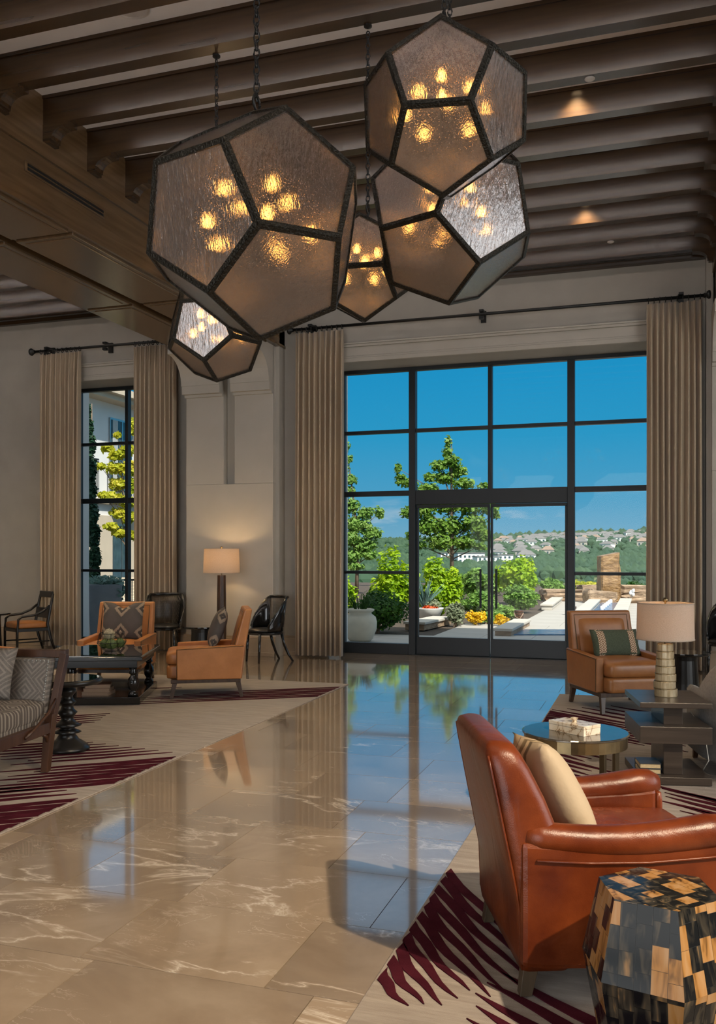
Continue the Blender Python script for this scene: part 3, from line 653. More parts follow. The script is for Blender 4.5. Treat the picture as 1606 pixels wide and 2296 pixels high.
# ================================================================== LANTERNS
PHI = (1 + 5 ** .5) / 2
DV = []
for a in (-1, 1):
    for b in (-1, 1):
        for c in (-1, 1): DV.append((a, b, c))
for a in (-1, 1):
    for b in (-1, 1):
        DV.append((0, a / PHI, b * PHI)); DV.append((a / PHI, b * PHI, 0)); DV.append((a * PHI, 0, b / PHI))
DV = [Vector(p) / 3 ** .5 for p in DV]
DN = []
for a in (-1, 1):
    for b in (-1, 1):
        DN += [Vector((0, a * PHI, b)).normalized(), Vector((a * PHI, b, 0)).normalized(), Vector((a, 0, b * PHI)).normalized()]
def lantern(rad, cc, rm, label, bulbs_seed, chain_dx=0.0):
    ctr = W(cc[0], cc[1], cc[2] + EYE)
    Rm = Matrix(rm)                                     # dodecahedron -> camera axes
    Cw = Matrix(((CS, -SN, 0), (SN, CS, 0), (0, 0, 1)))  # camera axes -> world
    Q = [Cw @ (Rm @ (v * rad)) for v in DV]
    top = max(q.z for q in Q)
    t = thing('pendant_lantern', label, 'pendant lamp', ctr, 0, 'faceted glass lanterns hung on chains')
    fm = MB()
    wd = .022
    for nn in DN:
        idx = sorted(range(20), key=lambda i: -DV[i].dot(nn))[:5]
        N = (Cw @ (Rm @ nn)).normalized()
        c = sum((Q[i] for i in idx), Vector()) / 5
        u = (Q[idx[0]] - c).normalized(); v = N.cross(u)
        idx.sort(key=lambda i: math.atan2((Q[i] - c).dot(v), (Q[i] - c).dot(u)))
        P = [Q[i] for i in idx]
        ap = (c - (P[0] + P[1]) / 2).length
        s = 1 - wd / ap
        A = P; B = [c + (p - c) * s for p in P]; th = N * .016
        secs = [[p + N * .002 for p in A], [p + N * .002 for p in B], [p - th for p in B], [p - th for p in A]]
        vs = [p for sec in secs for p in sec]; fs = []
        for k in range(5):
            j = (k + 1) % 5
            for m in range(4):
                mm = (m + 1) % 4
                fs.append((m * 5 + k, m * 5 + j, mm * 5 + j, mm * 5 + k))
        fm.add(vs, fs)
        G = [c + (p - c) * (s + .03) for p in P]
        MB().loft([[p - N * .012 for p in G], [p - N * .006 for p in G]]).build('pane', M['seeded'], t)
    fm.build('frame', M['hammered'], t)
    # chain, ring, canopy
    zt = ZB - ctr.z
    mb = MB(); z = top + .07; k = 0
    while z < zt - .03:
        ax = Vector((1, 0, 0)) if k % 2 else Vector((0, 1, 0))
        pts = [Vector((chain_dx, 0, z)) + ax * .014 * math.cos(a) + Vector((0, 0, .026 * math.sin(a))) for a in [2 * math.pi * i / 8 for i in range(9)]]
        mb.tube(pts, .0052, 5, caps=False); z += .040; k += 1
    mb.build('chain', M['iron'], t)
    pts = [(chain_dx, .035 * math.cos(a), top + .035 + .035 * math.sin(a)) for a in [2 * math.pi * i / 14 for i in range(15)]]
    MB().tube(pts, .008, 6).build('hanging_ring', M['iron'], t, smooth=True)
    MB().lathe([(0, zt), (.03, zt), (.03, zt - .012), (.012, zt - .02), (0, zt - .03)], 14, (chain_dx, 0)).build('ceiling_rose', M['iron'], t)
    # candle cluster
    MB().tube([(chain_dx, 0, top), (0, 0, .30 * rad), (0, 0, -.28 * rad)], .009, 8).build('stem', M['iron'], t)
    mb = MB(); rr = random.Random(bulbs_seed); pos = []
    for ring, (n_, rr_, zz) in enumerate(((5, .46 * rad, -.08 * rad), (4, .30 * rad, .24 * rad))):
        for i in range(n_):
            a = 2 * math.pi * (i + .37 * ring) / n_ + bulbs_seed
            p = Vector((rr_ * math.cos(a), rr_ * math.sin(a), zz)); pos.append(p)
            mb.tube([(0, 0, zz - .05 - .10 * rad), p * .55 + Vector((0, 0, zz * .45 - .10 - .05 * rad)), p + Vector((0, 0, -.11)), p + Vector((0, 0, -.09))], .006, 6)
            mb.lathe([(.0, zz - .10), (.013, zz - .10), (.013, zz - .022), (0, zz - .022)], 8, (p.x, p.y))
    mb.build('candle_arms', M['iron'], t)
    bm_ = MB().lathe([(0, -.028), (.012, -.022), (.02, -.004), (.019, .012), (.011, .032), (.003, .05), (0, .052)], 12).mesh('bulb', M['bulb'], True)
    for p in pos: mkobj('bulb', bm_, t, loc=p)
    return t
lantern(.55, (-.483, 4.245, 1.563), [[0.64068, 0.08265, 0.76335], [0.49137, -0.80807, -0.32492], [0.58998, 0.58326, -0.55832]], 'largest twelve-sided smoky glass lantern hanging front left', .3)
lantern(.45, (.451, 4.651, 2.305), [[-0.8716, -0.35569, 0.33735], [-0.31217, -0.12787, -0.94138], [0.37798, -0.92582, 0.00042]], 'topmost faceted glass lantern with hammered bronze frame at the right', 1.1)
lantern(.56, (.5835, 5.667, 2.136), [[-0.7931, 0.57772, -0.19294], [-0.24429, -0.59189, -0.76811], [-0.55795, -0.56205, 0.61056]], 'faceted lantern half hidden below the topmost one, green showing in its lowest pane', 2.0)
lantern(.406, (.025, 6.54, 2.09), [[0.84639, 0.27116, -0.45836], [-0.17678, -0.66881, -0.72211], [-0.50236, 0.69221, -0.51814]], 'small faceted lantern squeezed between the largest lantern and the right pair', 2.6, .05)
lantern(.409, (-1.0986, 6.92, 1.743), [[0.35608, -0.81966, -0.44873], [-0.72564, 0.06002, -0.68545], [0.58877, 0.5697, -0.5734]], 'lowest small faceted lantern partly behind the largest one, by the plaster bracket', 3.3)

# ================================================================== RUGS
RT = .012
def stripe(par, x, y, ang, ln, w, tip0=False, tip1=True, bend=.0):
    n_ = 9; pts = []
    ca, sa = math.cos(ang), math.sin(ang)
    L, Rr = [], []
    for i in range(n_ + 1):
        t = i / n_; ww = w
        if tip1: ww *= min(1, (1 - t) ** .6 * 1.35)
        if tip0: ww *= min(1, (t) ** .6 * 1.6)
        ww = max(ww, .003)
        off = bend * math.sin(t * math.pi) + .006 * math.sin(t * 11 + x * 40 + y * 17)
        px, py = x + ca * ln * t - sa * off, y + sa * ln * t + ca * off
        L.append((px - sa * ww / 2, py + ca * ww / 2)); Rr.append((px + sa * ww / 2, py - ca * ww / 2))
    a, b, c, d = par['rect']; a += .012; b -= .012
    def cl(p, z):
        px, py = p
        if px < a: py += sa * (a - px) / ca; px = a
        if px > b: py += sa * (b - px) / ca; px = b
        return (px, min(max(py, c), d), z)
    vs = [cl(p, RT) for p in L] + [cl(p, RT) for p in Rr] + [cl(p, RT - .006) for p in L] + [cl(p, RT - .006) for p in Rr]
    m = n_ + 1; fs = []
    for i in range(n_):
        fs.append((i, m + i, m + i + 1, i + 1)); fs.append((i, i + 1, 2 * m + i + 1, 2 * m + i)); fs.append((m + i, 3 * m + i, 3 * m + i + 1, m + i + 1))
    return MB().add(vs, fs).build('stripe', M['stripe'], par)
def rug(key, label):
    a, b, c, d = RUGS[key]
    t = thing('rug', label, 'rug', (0, 0, 0)); t['rect'] = [a, b, c, d]
    MB().box(a, b, c, d, 0, RT - .004).build('pile', M['rug'], t, bevel=.004)
    return t
rr_ = random.Random(5)
rg = rug('R', 'greige rug with burgundy feather stripes under the red leather armchair')
E0 = -.92
n_ = 11
for i in range(n_):      # near cluster starting at the aisle edge
    t = i / (n_ - 1)
    stripe(rg, E0, 4.14 - 1.06 * t, R(-56), (.95 - .68 * t ** 1.5) * rr_.uniform(.93, 1.05), .046, bend=-.02)
for i in range(13):      # far cluster
    t = i / 12
    stripe(rg, E0 + (.55 * (1 - t / .35) if t < .35 else 0), 9.12 - 1.18 * t, R(-36), rr_.uniform(1.0, 1.6), .062, tip0=t < .35)
for i in range(9):       # middle cluster beside the brass table
    t = i / 8
    stripe(rg, E0, 7.25 - .95 * t, R(-40), rr_.uniform(.62, 1.0), .066)
for i in range(8): stripe(rg, E0, 5.7 - .09 * i, R(-46), rr_.uniform(.4, .9), .046)
for i in range(9):       # inner near cluster, points to the upper left
    stripe(rg, -.50 - .018 * i + rr_.uniform(-.03, .03), 3.18 - .088 * i, R(-36), rr_.uniform(1.0, 1.3), .066, tip0=True)
for i in range(9):
    stripe(rg, .02 + rr_.uniform(-.05, .05) + .02 * i, 6.1 - .098 * i, R(-35), rr_.uniform(.9, 1.5), .064, tip0=True)
for i in range(9):
    stripe(rg, .75 + rr_.uniform(-.05, .05) + .03 * i, 6.9 - .10 * i, R(-35), rr_.uniform(.9, 1.3), .062, tip0=True)
for i in range(7):
    stripe(rg, .55 + rr_.uniform(-.05, .05), 4.6 - .098 * i, R(-35), rr_.uniform(.9, 1.3), .062, tip0=True)
rgl = rug('L', 'greige rug with burgundy feather stripes under the coffee table group')
E1 = -3.3; AL = R(180 + 39)
for i in range(8): stripe(rgl, E1, 5.80 - .105 * i, AL, rr_.uniform(.95, 1.25) - .04 * i, .060)
for i in range(8): stripe(rgl, E1 - .12 - .13 * i, 5.95 + .02 * i, AL, rr_.uniform(.9, 1.2), .052, tip0=True)
for i in range(11): stripe(rgl, E1, 4.62 - .105 * i, AL, rr_.uniform(.9, 1.2), .064)
for i in range(4): stripe(rgl, E1 - .10 - .1 * i, 4.74 + .04 * i, AL, rr_.uniform(.7, .9), .055, tip0=True)
for i in range(7): stripe(rgl, E1, 9.45 - .11 * i, R(180 + 33), rr_.uniform(1.5, 2.2), .055)
for i in range(10): stripe(rgl, -4.62 - .03 * abs(i - 4) - rr_.uniform(0, .1), 7.22 - .105 * i, AL, rr_.uniform(.8, 1.2), .052, tip0=True)
for i in range(8): stripe(rgl, -5.0 - .1 * i, 8.9 - .1 * i, R(180 + 33), rr_.uniform(1.0, 1.6), .05, tip0=True)

# ================================================================== SEATING
def legs4(t, hx, y0, y1, h, w, mat, taper=.7, splay=.0, z1=None):
    for sx in (-1, 1):
        for yy, sg in ((y0, -1), (y1, 1)):
            MB().frustum(0, 0, (sx * hx, yy, h, w / 2, w / 2), (sx * (hx + splay * .4), yy + sg * splay, 0, w / 2 * taper, w / 2 * taper)).build('leg', mat, t, bevel=.003)
def rrect(cx, cy, hx, hy, r, n=4):
    out = []
    for (sx, sy, a0) in ((1, 1, 0), (-1, 1, 90), (-1, -1, 180), (1, -1, 270)):
        for k in range(n + 1):
            a = R(a0 + 90 * k / n); out.append((cx + sx * (hx - r) + r * math.cos(a), cy + sy * (hy - r) + r * math.sin(a)))
    return out
def tan_chair(label, loc, rz, mat, base_mat, z0=RT):
    """upright square-backed club chair, faces local -y; floor origin under its middle"""
    t = thing('leather_armchair', label, 'armchair', (loc[0], loc[1], z0), rz, 'square-backed leather armchairs')
    # rear slab, leaning back
    def slab(hw, z, yb, th, r=.02): return [(x, y, z) for x, y in rrect(0, yb - th / 2, hw, th / 2, r)]
    MB().loft([slab(.335, .19, .37, .13), slab(.335, .50, .405, .12), slab(.33, .90, .475, .085), slab(.325, .915, .475, .07)]).build('back', mat, t, smooth=False, bevel=.008)
    pl = MB()
    vs = []; fs = []; n = 14
    for i in range(n + 1):
        for j in range(n + 1):
            u = -1 + 2 * i / n; v = j / n; z = .46 + v * .40
            y = .290 + .105 * (z - .46) / .4 - .034 * (1 - abs(u) ** 7) * (1 - abs(2 * v - 1) ** 7)
            vs.append((u * .275, y, z))
    for i in range(n):
        for j in range(n): a = i * (n + 1) + j; fs.append((a, a + n + 1, a + n + 2, a + 1))
    pl.add(vs, fs).build('back_pad', mat, t, smooth=True)
    mb = MB()
    for a, b in (((-.285, .275, .47), (-.285, .388, .875)), ((-.285, .388, .875), (.285, .388, .875)), ((.285, .388, .875), (.285, .275, .47))): mb.tube([a, b], .006, 6)
    mb.build('back_welt', M['nail'], t)
    for s in (-1, 1):
        x0, x1 = sorted((s * .365, s * .285))
        ar = MB().add([(x0, -.30, .19), (x1, -.30, .19), (x0, .36, .19), (x1, .36, .19), (x0, -.305, .515), (x1, -.305, .515), (x0, .40, .545), (x1, .40, .545)], [(0, 2, 3, 1), (4, 5, 7, 6), (0, 1, 5, 4), (2, 6, 7, 3), (0, 4, 6, 2), (1, 3, 7, 5)]).build('arm', mat, t, bevel=.012)
        xo = s * .367
        MB().tube([(xo, -.30, .21), (xo, -.300, .505), (xo, .385, .533)], .004, 5).build('nailhead_trim', M['nail'], ar)
    MB().rbox(.57, .70, .15, .05, (0, -.06, .405), crown=.025).build('seat_cushion', mat, t, smooth=True)
    MB().rbox(.575, .66, .15, .03, (0, -.075, .265)).build('seat_base', mat, t, smooth=True)
    f = MB().box(-.345, .345, -.36, .355, .155, .195).build('base_frame', base_mat, t, bevel=.004)
    legs4(t, .31, -.32, .33, .16, .05, base_mat, .7, .035)
    return t
pA = (PF(385, 1569) + PF(539, 1564.6)) / 2
va = PF(385, 1569) - PF(539, 1564.6); va.normalize()
perp = Vector((-va.y, va.x, 0)); perp = perp if perp.y > 0 else -perp
cA = pA + perp * .33
rzA = math.atan2(va.y, va.x) + math.pi / 2
chA = tan_chair('tan leather armchair seen from the side, right of the coffee table', cA, rzA, M['tan_leather'], M['dark_wood'])
cB = PD(262, 10.38)
rzB = face_rot(-.03, -1)
chB = tan_chair('tan leather armchair facing us behind the coffee table', cB, rzB, M['tan_leather'], M['dark_wood'])
cC = W(-3.99, 9.1)
chC = tan_chair('tan leather armchair mostly hidden at the left edge behind the settee', cC, face_rot(.9, -.3), M['tan_leather'], M['leg_wood'])
f0, r0 = PF(1348.4, 1603.7), PF(1282, 1577); vd = (f0 - r0).normalized(); pr = Vector((-vd.y, vd.x, 0)); pr = pr if pr.x > 0 else -pr
cD = (f0 + r0) / 2 + pr * .33
rzD = math.atan2(vd.y, vd.x) + math.pi / 2
chD = tan_chair('brown leather armchair with green cushion by the glass doors', cD, rzD, M['brown_leather'], M['dark_wood'])
# cushions on them
def place(o, base, rz, off, tilt=0.0, roll=0.0):
    Mx = Matrix.Rotation(rz, 4, 'Z'); p = Vector(base) + Mx @ Vector(off); o.location = p
    o.rotation_euler = (Matrix.Rotation(rz, 4, 'Z') @ Matrix.Rotation(roll, 4, 'Y') @ Matrix.Rotation(tilt, 4, 'X')).to_euler()
def cushion(label, w, h, t_, mat, notch=0.0, group=None):
    return tag(MB().pillow(w, h, t_, notch=notch).build('cushion', mat, None, smooth=True), label, 'cushion', group)
o = cushion('dark ikat cushion with diamonds standing on the facing tan armchair', .50, .46, .15, M['ikat'], .07)
place(o, (cB.x, cB.y, RT), rzB, (.02, .17, .70), R(-14))
o = cushion('dark ikat cushion seen edge-on in the sideways tan armchair', .48, .46, .16, M['ikat'], .03)
place(o, (cA.x, cA.y, RT), rzA, (0, .125, .70), R(-20))
t = thing('lumbar_cushion', 'olive green lumbar cushion with two woven bands on the brown armchair', 'cushion')
MB().pillow(.50, .28, .12, pinch=.04).build('cover', M['green_fabric'], t, smooth=True)
for s in (-1, 1):
    mb = MB()
    for sg in (-1, 1):
        vs = []; fs = []
        for i in range(4):
            for j in range(11):
                x = s * .165 + (-.036 + .072 * i / 3); v = -1 + 2 * j / 10; u = x / .25
                y = sg * (.06 * max(0, 1 - abs(u) ** 2.6) ** .55 * max(0, 1 - abs(v) ** 2.6) ** .55 + .0025)
                vs.append((x * (1 - .04 * (1 - v * v)), y, v * .14 * (1 - .04 * (1 - u * u))))
        for i in range(3):
            for j in range(10): a = i * 11 + j; fs.append((a, a + 11, a + 12, a + 1))
        mb.add(vs, fs)
    mb.build('woven_band', M['band'], t, smooth=True)
place(t, (cD.x, cD.y, RT), rzD, (.03, .11, .615), R(-24))

# ---- red club chair
t = thing('red_leather_armchair', 'worn red-brown leather club chair in the right foreground', 'armchair', tuple(W(.85, 3.34, RT)), face_rot(.997, .06))
def bsec(z, yr, yf, hw, r): return [(x, y, z) for x, y in rrect(0, (yr + yf) / 2, hw, (yr - yf) / 2, r, 5)]
prof = [(.095, .325, .16, .345, .03), (.14, .332, .15, .352, .04), (.31, .338, .15, .355, .04), (.45, .365, .165, .355, .05), (.55, .386, .19, .352, .05), (.66, .408, .235, .347, .05), (.76, .428, .285, .338, .05), (.81, .437, .315, .328, .045), (.838, .430, .335, .305, .04), (.850, .412, .358, .265, .025)]
MB().loft([bsec(*p) for p in prof]).build('back', M['red_leather'], t, smooth=True)
for s in (-1, 1): MB().tube([(s * (hw - .016), yr - .006, z) for z, yr, yf, hw, r in prof[:8]], .0045, 6).build('back_piping', M['red_leather'], t, smooth=True)
for s in (-1, 1):
    sec = []
    ys = [(.33, .11), (.25, .10), (.0, .095), (-.30, .10), (-.385, .10)]
    pn = []
    for y, z0 in ys:
        ztop = .535 - .02 * math.sin((.33 - y) / .7 * math.pi)
        w_out = .365; w_in = .265
        pn.append([(s * w_in, y, z0), (s * w_out, y, z0 + .005), (s * (w_out + .004), y, .30), (s * w_out, y, ztop), (s * w_in, y, ztop)])
    if s < 0: pn = [p[::-1] for p in pn]
    a_ = MB().loft(pn).build('arm_panel', M['red_leather'], t, smooth=False, bevel=.02)
    path = []; rad = []
    for i in range(15):
        q = i / 14; y = .31 - q * .73
        z = .545 - .028 * math.sin(min(1, q * 1.15) * math.pi) + (.0 if q < .9 else 0)
        r = .050 + .012 * q
        if q < .07: r *= .75
        if i == 14: r *= .55; y += .012
        if i == 13: r *= .93
        path.append((s * .322, y, z)); rad.append(r)
    ro = MB().tube(path, rad, 16)
    ro.build('arm_roll', M['red_leather'], t, smooth=True)
    MB().rbox(.105, .03, .42, .014, (s * .318, -.395, .31)).build('arm_front', M['red_leather'], t, smooth=True)
    MB().tube([(s * .372, y, .478 - .02 * math.sin((.33 - y) / .7 * math.pi)) for y in (.28, .1, -.1, -.3, -.38)], .005, 6).build('arm_welt', M['red_leather'], t, smooth=True)
MB().rbox(.53, .60, .17, .055, (0, -.125, .385), crown=.03, n=10).build('seat_cushion', M['red_leather_seat'], t, smooth=True)
MB().rbox(.58, .64, .22, .03, (0, -.075, .21)).build('seat_base', M['red_leather'], t, smooth=True)
legs4(t, .295, -.33, .285, .105, .055, M['leg_wood'], .75, .02)
o = cushion('cream cushion with embroidered brown bands leaning in the red armchair', .46, .46, .17, M['embroidered'])
place(o, (t.location.x, t.location.y, RT), t.rotation_euler.z, (.06, .098, .585), R(-27), R(6))

# ---- barrel chairs with cane backs
def barrel_chair(label, loc, rz, z0=0.0):
    t = thing('barrel_chair', label, 'chair', (loc[0], loc[1], z0), rz, 'black barrel-back chairs')
    def pt(a, f):     # a angle from back (0) to front (+-115 deg), f 0 bottom .. 1 top
        ztop = .90 - .44 * max(0, (abs(a) - 48) / 67) ** 1.35
        z = .43 + f * (ztop - .43)
        rr = .255 + .055 * max(0, (z - .43) / .47)
        return Vector((rr * math.sin(R(a)) * 1.0, rr * math.cos(R(a)) * .98, z))
    an = [-112 + 224 * i / 32 for i in range(33)]
    def shell(a0, a1, mat, name, f0=0, f1=1, off=0.0):
        A = [a for a in an if a0 <= a <= a1]; vs = []; fs = []
        for a in A:
            for f in (f0, f0 + (f1 - f0) * .33, f0 + (f1 - f0) * .66, f1):
                vs.append(pt(a, f))
        for i in range(len(A) - 1):
            for j in range(3): k = i * 4 + j; fs.append((k, k + 4, k + 5, k + 1))
        o = MB().add(vs, fs).build(name, mat, t, smooth=True); m = o.modifiers.new('s', 'SOLIDIFY'); m.thickness = .012 if mat is not M['cane'] else .003; return o
    shell(-49, 49, M['cane'], 'cane_panel', .02, .97)
    shell(-112, -49, M['black_lacquer'], 'side_shell'); shell(49, 112, M['black_lacquer'], 'side_shell')
    MB().tube([pt(a, 1) + Vector((0, .012 if abs(a) < 90 else 0, 0)) for a in an], [.012 + .012 * max(0, math.cos(R(a))) for a in an], 8).build('top_rail', M['black_lacquer'], t, smooth=True)
    for s in (-49, 49): MB().tube([pt(s, 0), pt(s, .5), pt(s, 1)], .014, 8).build('back_post', M['black_lacquer'], t, smooth=True)
    MB().lathe([(0, .385), (.245, .385), (.255, .40), (.255, .42), (0, .42)], 28).build('seat_frame', M['black_lacquer'], t)
    MB().lathe([(0, .42), (.235, .42), (.242, .44), (.215, .462), (.12, .472), (0, .474)], 28).build('seat_pad', M['black_wood'], t, smooth=True)
    for s in (-1, 1):
        MB().tube([(s * .17, -.18, .40), (s * .175, -.19, .2), (s * .18, -.20, 0)], [.022, .019, .015], 8).build('leg', M['black_lacquer'], t, smooth=True)
        MB().tube([(s * .16, .17, .40), (s * .165, .205, .25), (s * .18, .27, .1), (s * .195, .335, 0)], [.024, .021, .018, .015], 8).build('leg', M['black_lacquer'], t, smooth=True)
    return t
barrel_chair('black barrel chair with see-through cane back facing us before the curtain', PD(368, 13.22), face_rot(.06, -1))
barrel_chair('black barrel chair turned sideways right of the pilaster lamp', PD(595, 12.5), face_rot(-.82, -.57))
barrel_chair('black barrel chair cut off at the right edge near the curtain', PD(1637, 10.9), face_rot(-.75, -.65))
# ---- open-arm chair at far left
pr_, pf_ = PF(112, 1457), PF(74, 1449)
t = thing('open_arm_chair', 'black open-frame armchair with tan leather seat at the far left', 'chair', tuple(PD(62, 13.95)), face_rot(-.74, -.67))
for s in (-1, 1):
    MB().tube([(s * .23, .34, 0), (s * .23, .27, .2), (s * .235, .22, .42), (s * .24, .27, .7), (s * .235, .31, .88)], [.02, .022, .024, .022, .02], 8).build('back_post', M['black_wood'], t, smooth=True)
    MB().tube([(s * .25, -.26, 0), (s * .25, -.26, .35), (s * .25, -.245, .50), (s * .25, -.19, .545), (s * .25, .0, .56), (s * .245, .15, .62), (s * .24, .25, .70)], [.019, .021, .02, .02, .02, .02, .018], 8).build('arm', M['black_wood'], t, smooth=True)
    MB().tube([(s * .245, -.26, .15), (s * .235, .25, .15)], .012, 6).build('stretcher', M['black_wood'], t)
MB().add([(x, y, z) for y0, y1, zs in ((.285, .32, .82), (.285, .32, .92)) for x, y, z in ((-.235, y0, zs), (.235, y0, zs), (.235, y1, zs), (-.235, y1, zs))], [(0, 3, 2, 1), (4, 5, 6, 7), (0, 1, 5, 4), (1, 2, 6, 5), (2, 3, 7, 6), (3, 0, 4, 7)]).build('top_rail', M['black_wood'], t, bevel=.012)
MB().box(-.235, .235, .235, .265, .50, .66).build('back_splat', M['black_wood'], t, bevel=.006)
MB().box(-.25, .25, -.27, .24, .31, .36).build('seat_frame', M['black_wood'], t, bevel=.004)
MB().rbox(.47, .49, .10, .035, (0, -.02, .405), crown=.015).build('seat_cushion', M['tan_leather'], t, smooth=True)
# ---- settee
t = thing('settee', 'maze-patterned upholstered settee with nailed wooden frame at the left edge', 'sofa', tuple(W(-2.10 - (.70 * math.cos(R(-10)) - .42 * math.sin(R(-10))), 6.14 - (.70 * math.sin(R(-10)) + .42 * math.cos(R(-10))), RT)), YAW - R(10))
HW = .70
def back_y(z): return .42 + (z - .42) * .28
for s in (-1, 1):
    MB().bar((s * HW, back_y(.36), .36), (s * (HW + .03), back_y(.79), .79), .05, .055, (0, 1, 0)).build('back_post', M['mid_wood'], t, bevel=.004)
    MB().frustum(0, 0, (s * (HW - .0), back_y(.36) - .01, .40, .03, .035), (s * (HW - .035), back_y(.36) - .02, 0, .024, .026)).build('leg', M['mid_wood'], t, bevel=.003)
    MB().frustum(0, 0, (s * (HW - .02), -.34, .36, .03, .03), (s * (HW - .03), -.36, 0, .022, .022)).build('leg', M['mid_wood'], t, bevel=.003)
    MB().box(min(s * (HW - .035), s * (HW + .015)), max(s * (HW - .035), s * (HW + .015)), -.36, .40, .27, .345).build('side_rail', M['mid_wood'], t, bevel=.004)
    MB().tube([(s * (HW - .01), .30, .27), (s * (HW - .01), .345, .25), (s * (HW - .012), .375, .20), (s * (HW - .015), .385, .14)], .013, 8).build('brace', M['mid_wood'], t, smooth=True)
    MB().tube([(s * (HW + .02), .43, .50), (s * (HW + .035), .30, .42), (s * (HW + .03), .12, .335), (s * (HW + .02), .03, .30)], .010, 8).build('arm_strap', M['mid_wood'], t, smooth=True)
MB().bar((-HW - .05, back_y(.795), .795), (HW + .05, back_y(.795), .795), .055, .055).build('top_rail', M['mid_wood'], t, bevel=.005)
MB().box(-HW, HW, -.375, -.325, .26, .345).build('front_rail', M['mid_wood'], t, bevel=.004)
bk = MB().loft([[(x, back_y(z) - .035 - y, z) for x, y in rrect(0, 0, HW - .03, .045, .02)] for z in (.40, .58, .765)]).build('back_upholstery', M['maze'], t, smooth=False, bevel=.01)
mb = MB()
def stud(p): mb.rbox(.011, .008, .011, .004, p, n=2)
for i in range(46): stud((-.66 + i * .0293, back_y(.752) - .083, .752))
for i in range(18):
    z = .44 + i * .0178
    for s in (-1, 1): stud((s * .66, back_y(z) - .083, z))
mb.build('nailhead_trim', M['nail_silver'], t)
MB().rbox(HW * 2 - .03, .74, .15, .05, (0, .0, .425), crown=.02, n=10).build('seat_cushion', M['maze_seat'], t, smooth=True)
MB().rbox(HW * 2 - .05, .72, .06, .02, (0, .0, .355)).build('seat_deck', M['maze_seat'], t, smooth=True)
st_ = t
o = cushion('maze-patterned loose cushion propped on the settee', .42, .36, .13, M['maze'])
place(o, tuple(t.location), YAW - R(10), (.28, .285, .68), R(-18))
# ---- grey fabric tub chair at the right edge (back towards us)
t = thing('grey_tub_chair', 'grey woven fabric tub chair cut off at the right edge', 'armchair', tuple(W(2.76, 6.12, RT)), face_rot(.12, .99))
secs = []
for i in range(25):
    a = -125 + 250 * i / 24
    x = .40 * math.sin(R(a)) ; yb = .42 * math.cos(R(a))
    if abs(a) > 90: x = math.copysign(.40, a); yb = -.42 * math.sin(R(abs(a) - 90)) * 1.5
    zt = .54 + .34 * max(0, 1 - (abs(a) / 98) ** 2.2) if abs(a) < 98 else .54
    nx, ny = math.sin(R(max(-90, min(90, a)))), math.cos(R(max(-90, min(90, a))))
    o_ = Vector((x, yb, 0)); q = Vector((nx, ny, 0)) * .08
    secs.append([o_ + Vector((0, 0, .10)), o_ + Vector((0, 0, zt - .03)), o_ - q * .3 + Vector((0, 0, zt)), o_ - q * .8 + Vector((0, 0, zt - .01)), o_ - q + Vector((0, 0, zt - .05)), o_ - q + Vector((0, 0, .10))])
MB().loft(secs).build('shell', M['grey_fabric'], t, smooth=True)
MB().rbox(.62, .66, .30, .05, (0, -.06, .27), crown=.02).build('seat_cushion', M['grey_fabric'], t, smooth=True)
legs4(t, .33, -.36, .30, .11, .045, M['mid_wood'], .7, .02)
# ---- rattan chair at right edge
t = thing('rattan_chair', 'woven rattan chair with low back at the right edge', 'chair', tuple(PD(1640, 8.3, RT)), face_rot(-.95, .3))
vs = []; fs = []
for i in range(13):
    for j in range(5):
        a = R(-95 + 190 * i / 12); z = .26 + j * .075 - .05 * (abs(i - 6) / 6) ** 2 * j * .5
        rr2 = .26 + .02 * j
        vs.append((rr2 * math.sin(a), rr2 * math.cos(a) + .02 * j, z))
for i in range(12):
    for j in range(4): a = i * 5 + j; fs.append((a, a + 5, a + 6, a + 1))
o = MB().add(vs, fs).build('woven_back', M['rattan'], t, smooth=True); m = o.modifiers.new('s', 'SOLIDIFY'); m.thickness = .02
MB().rbox(.50, .48, .07, .03, (0, 0, .25)).build('woven_seat', M['rattan'], t, smooth=True)
legs4(t, .21, -.2, .2, .22, .04, M['dark_wood'], .7, .02)

# ================================================================== TABLES AND WHAT STANDS ON THEM
# ---- black coffee table
cx_, cd_ = -2.70, 9.36
t = thing('coffee_table', 'black coffee table with glossy top, turned legs and low plinth', 'table', tuple(W(cx_, cd_, RT)), YAW + R(4))
MB().box(-.53, .53, -.59, .59, .435, .475).build('top_frame', M['black_lacquer'], t, bevel=.006)
MB().box(-.515, .515, -.575, .575, .475, .483).build('glass_top', M['black_glass'], t)
MB().box(-.47, .47, -.53, .53, .36, .435).build('apron', M['black_lacquer'], t, bevel=.004)
MB().box(-.50, .50, -.56, .56, 0, .075).build('plinth', M['black_lacquer'], t, bevel=.008)
lp = [(.0, .075), (.05, .075), (.05, .10), (.035, .115), (.03, .13), (.05, .16), (.058, .20), (.05, .245), (.028, .275), (.026, .29), (.042, .30), (.042, .315), (.03, .33), (.045, .36), (0, .36)]
for sx in (-1, 1):
    for sy in (-1, 1): MB().lathe(lp, 18, (sx * .42, sy * .48)).build('leg', M['black_lacquer'], t, smooth=True)
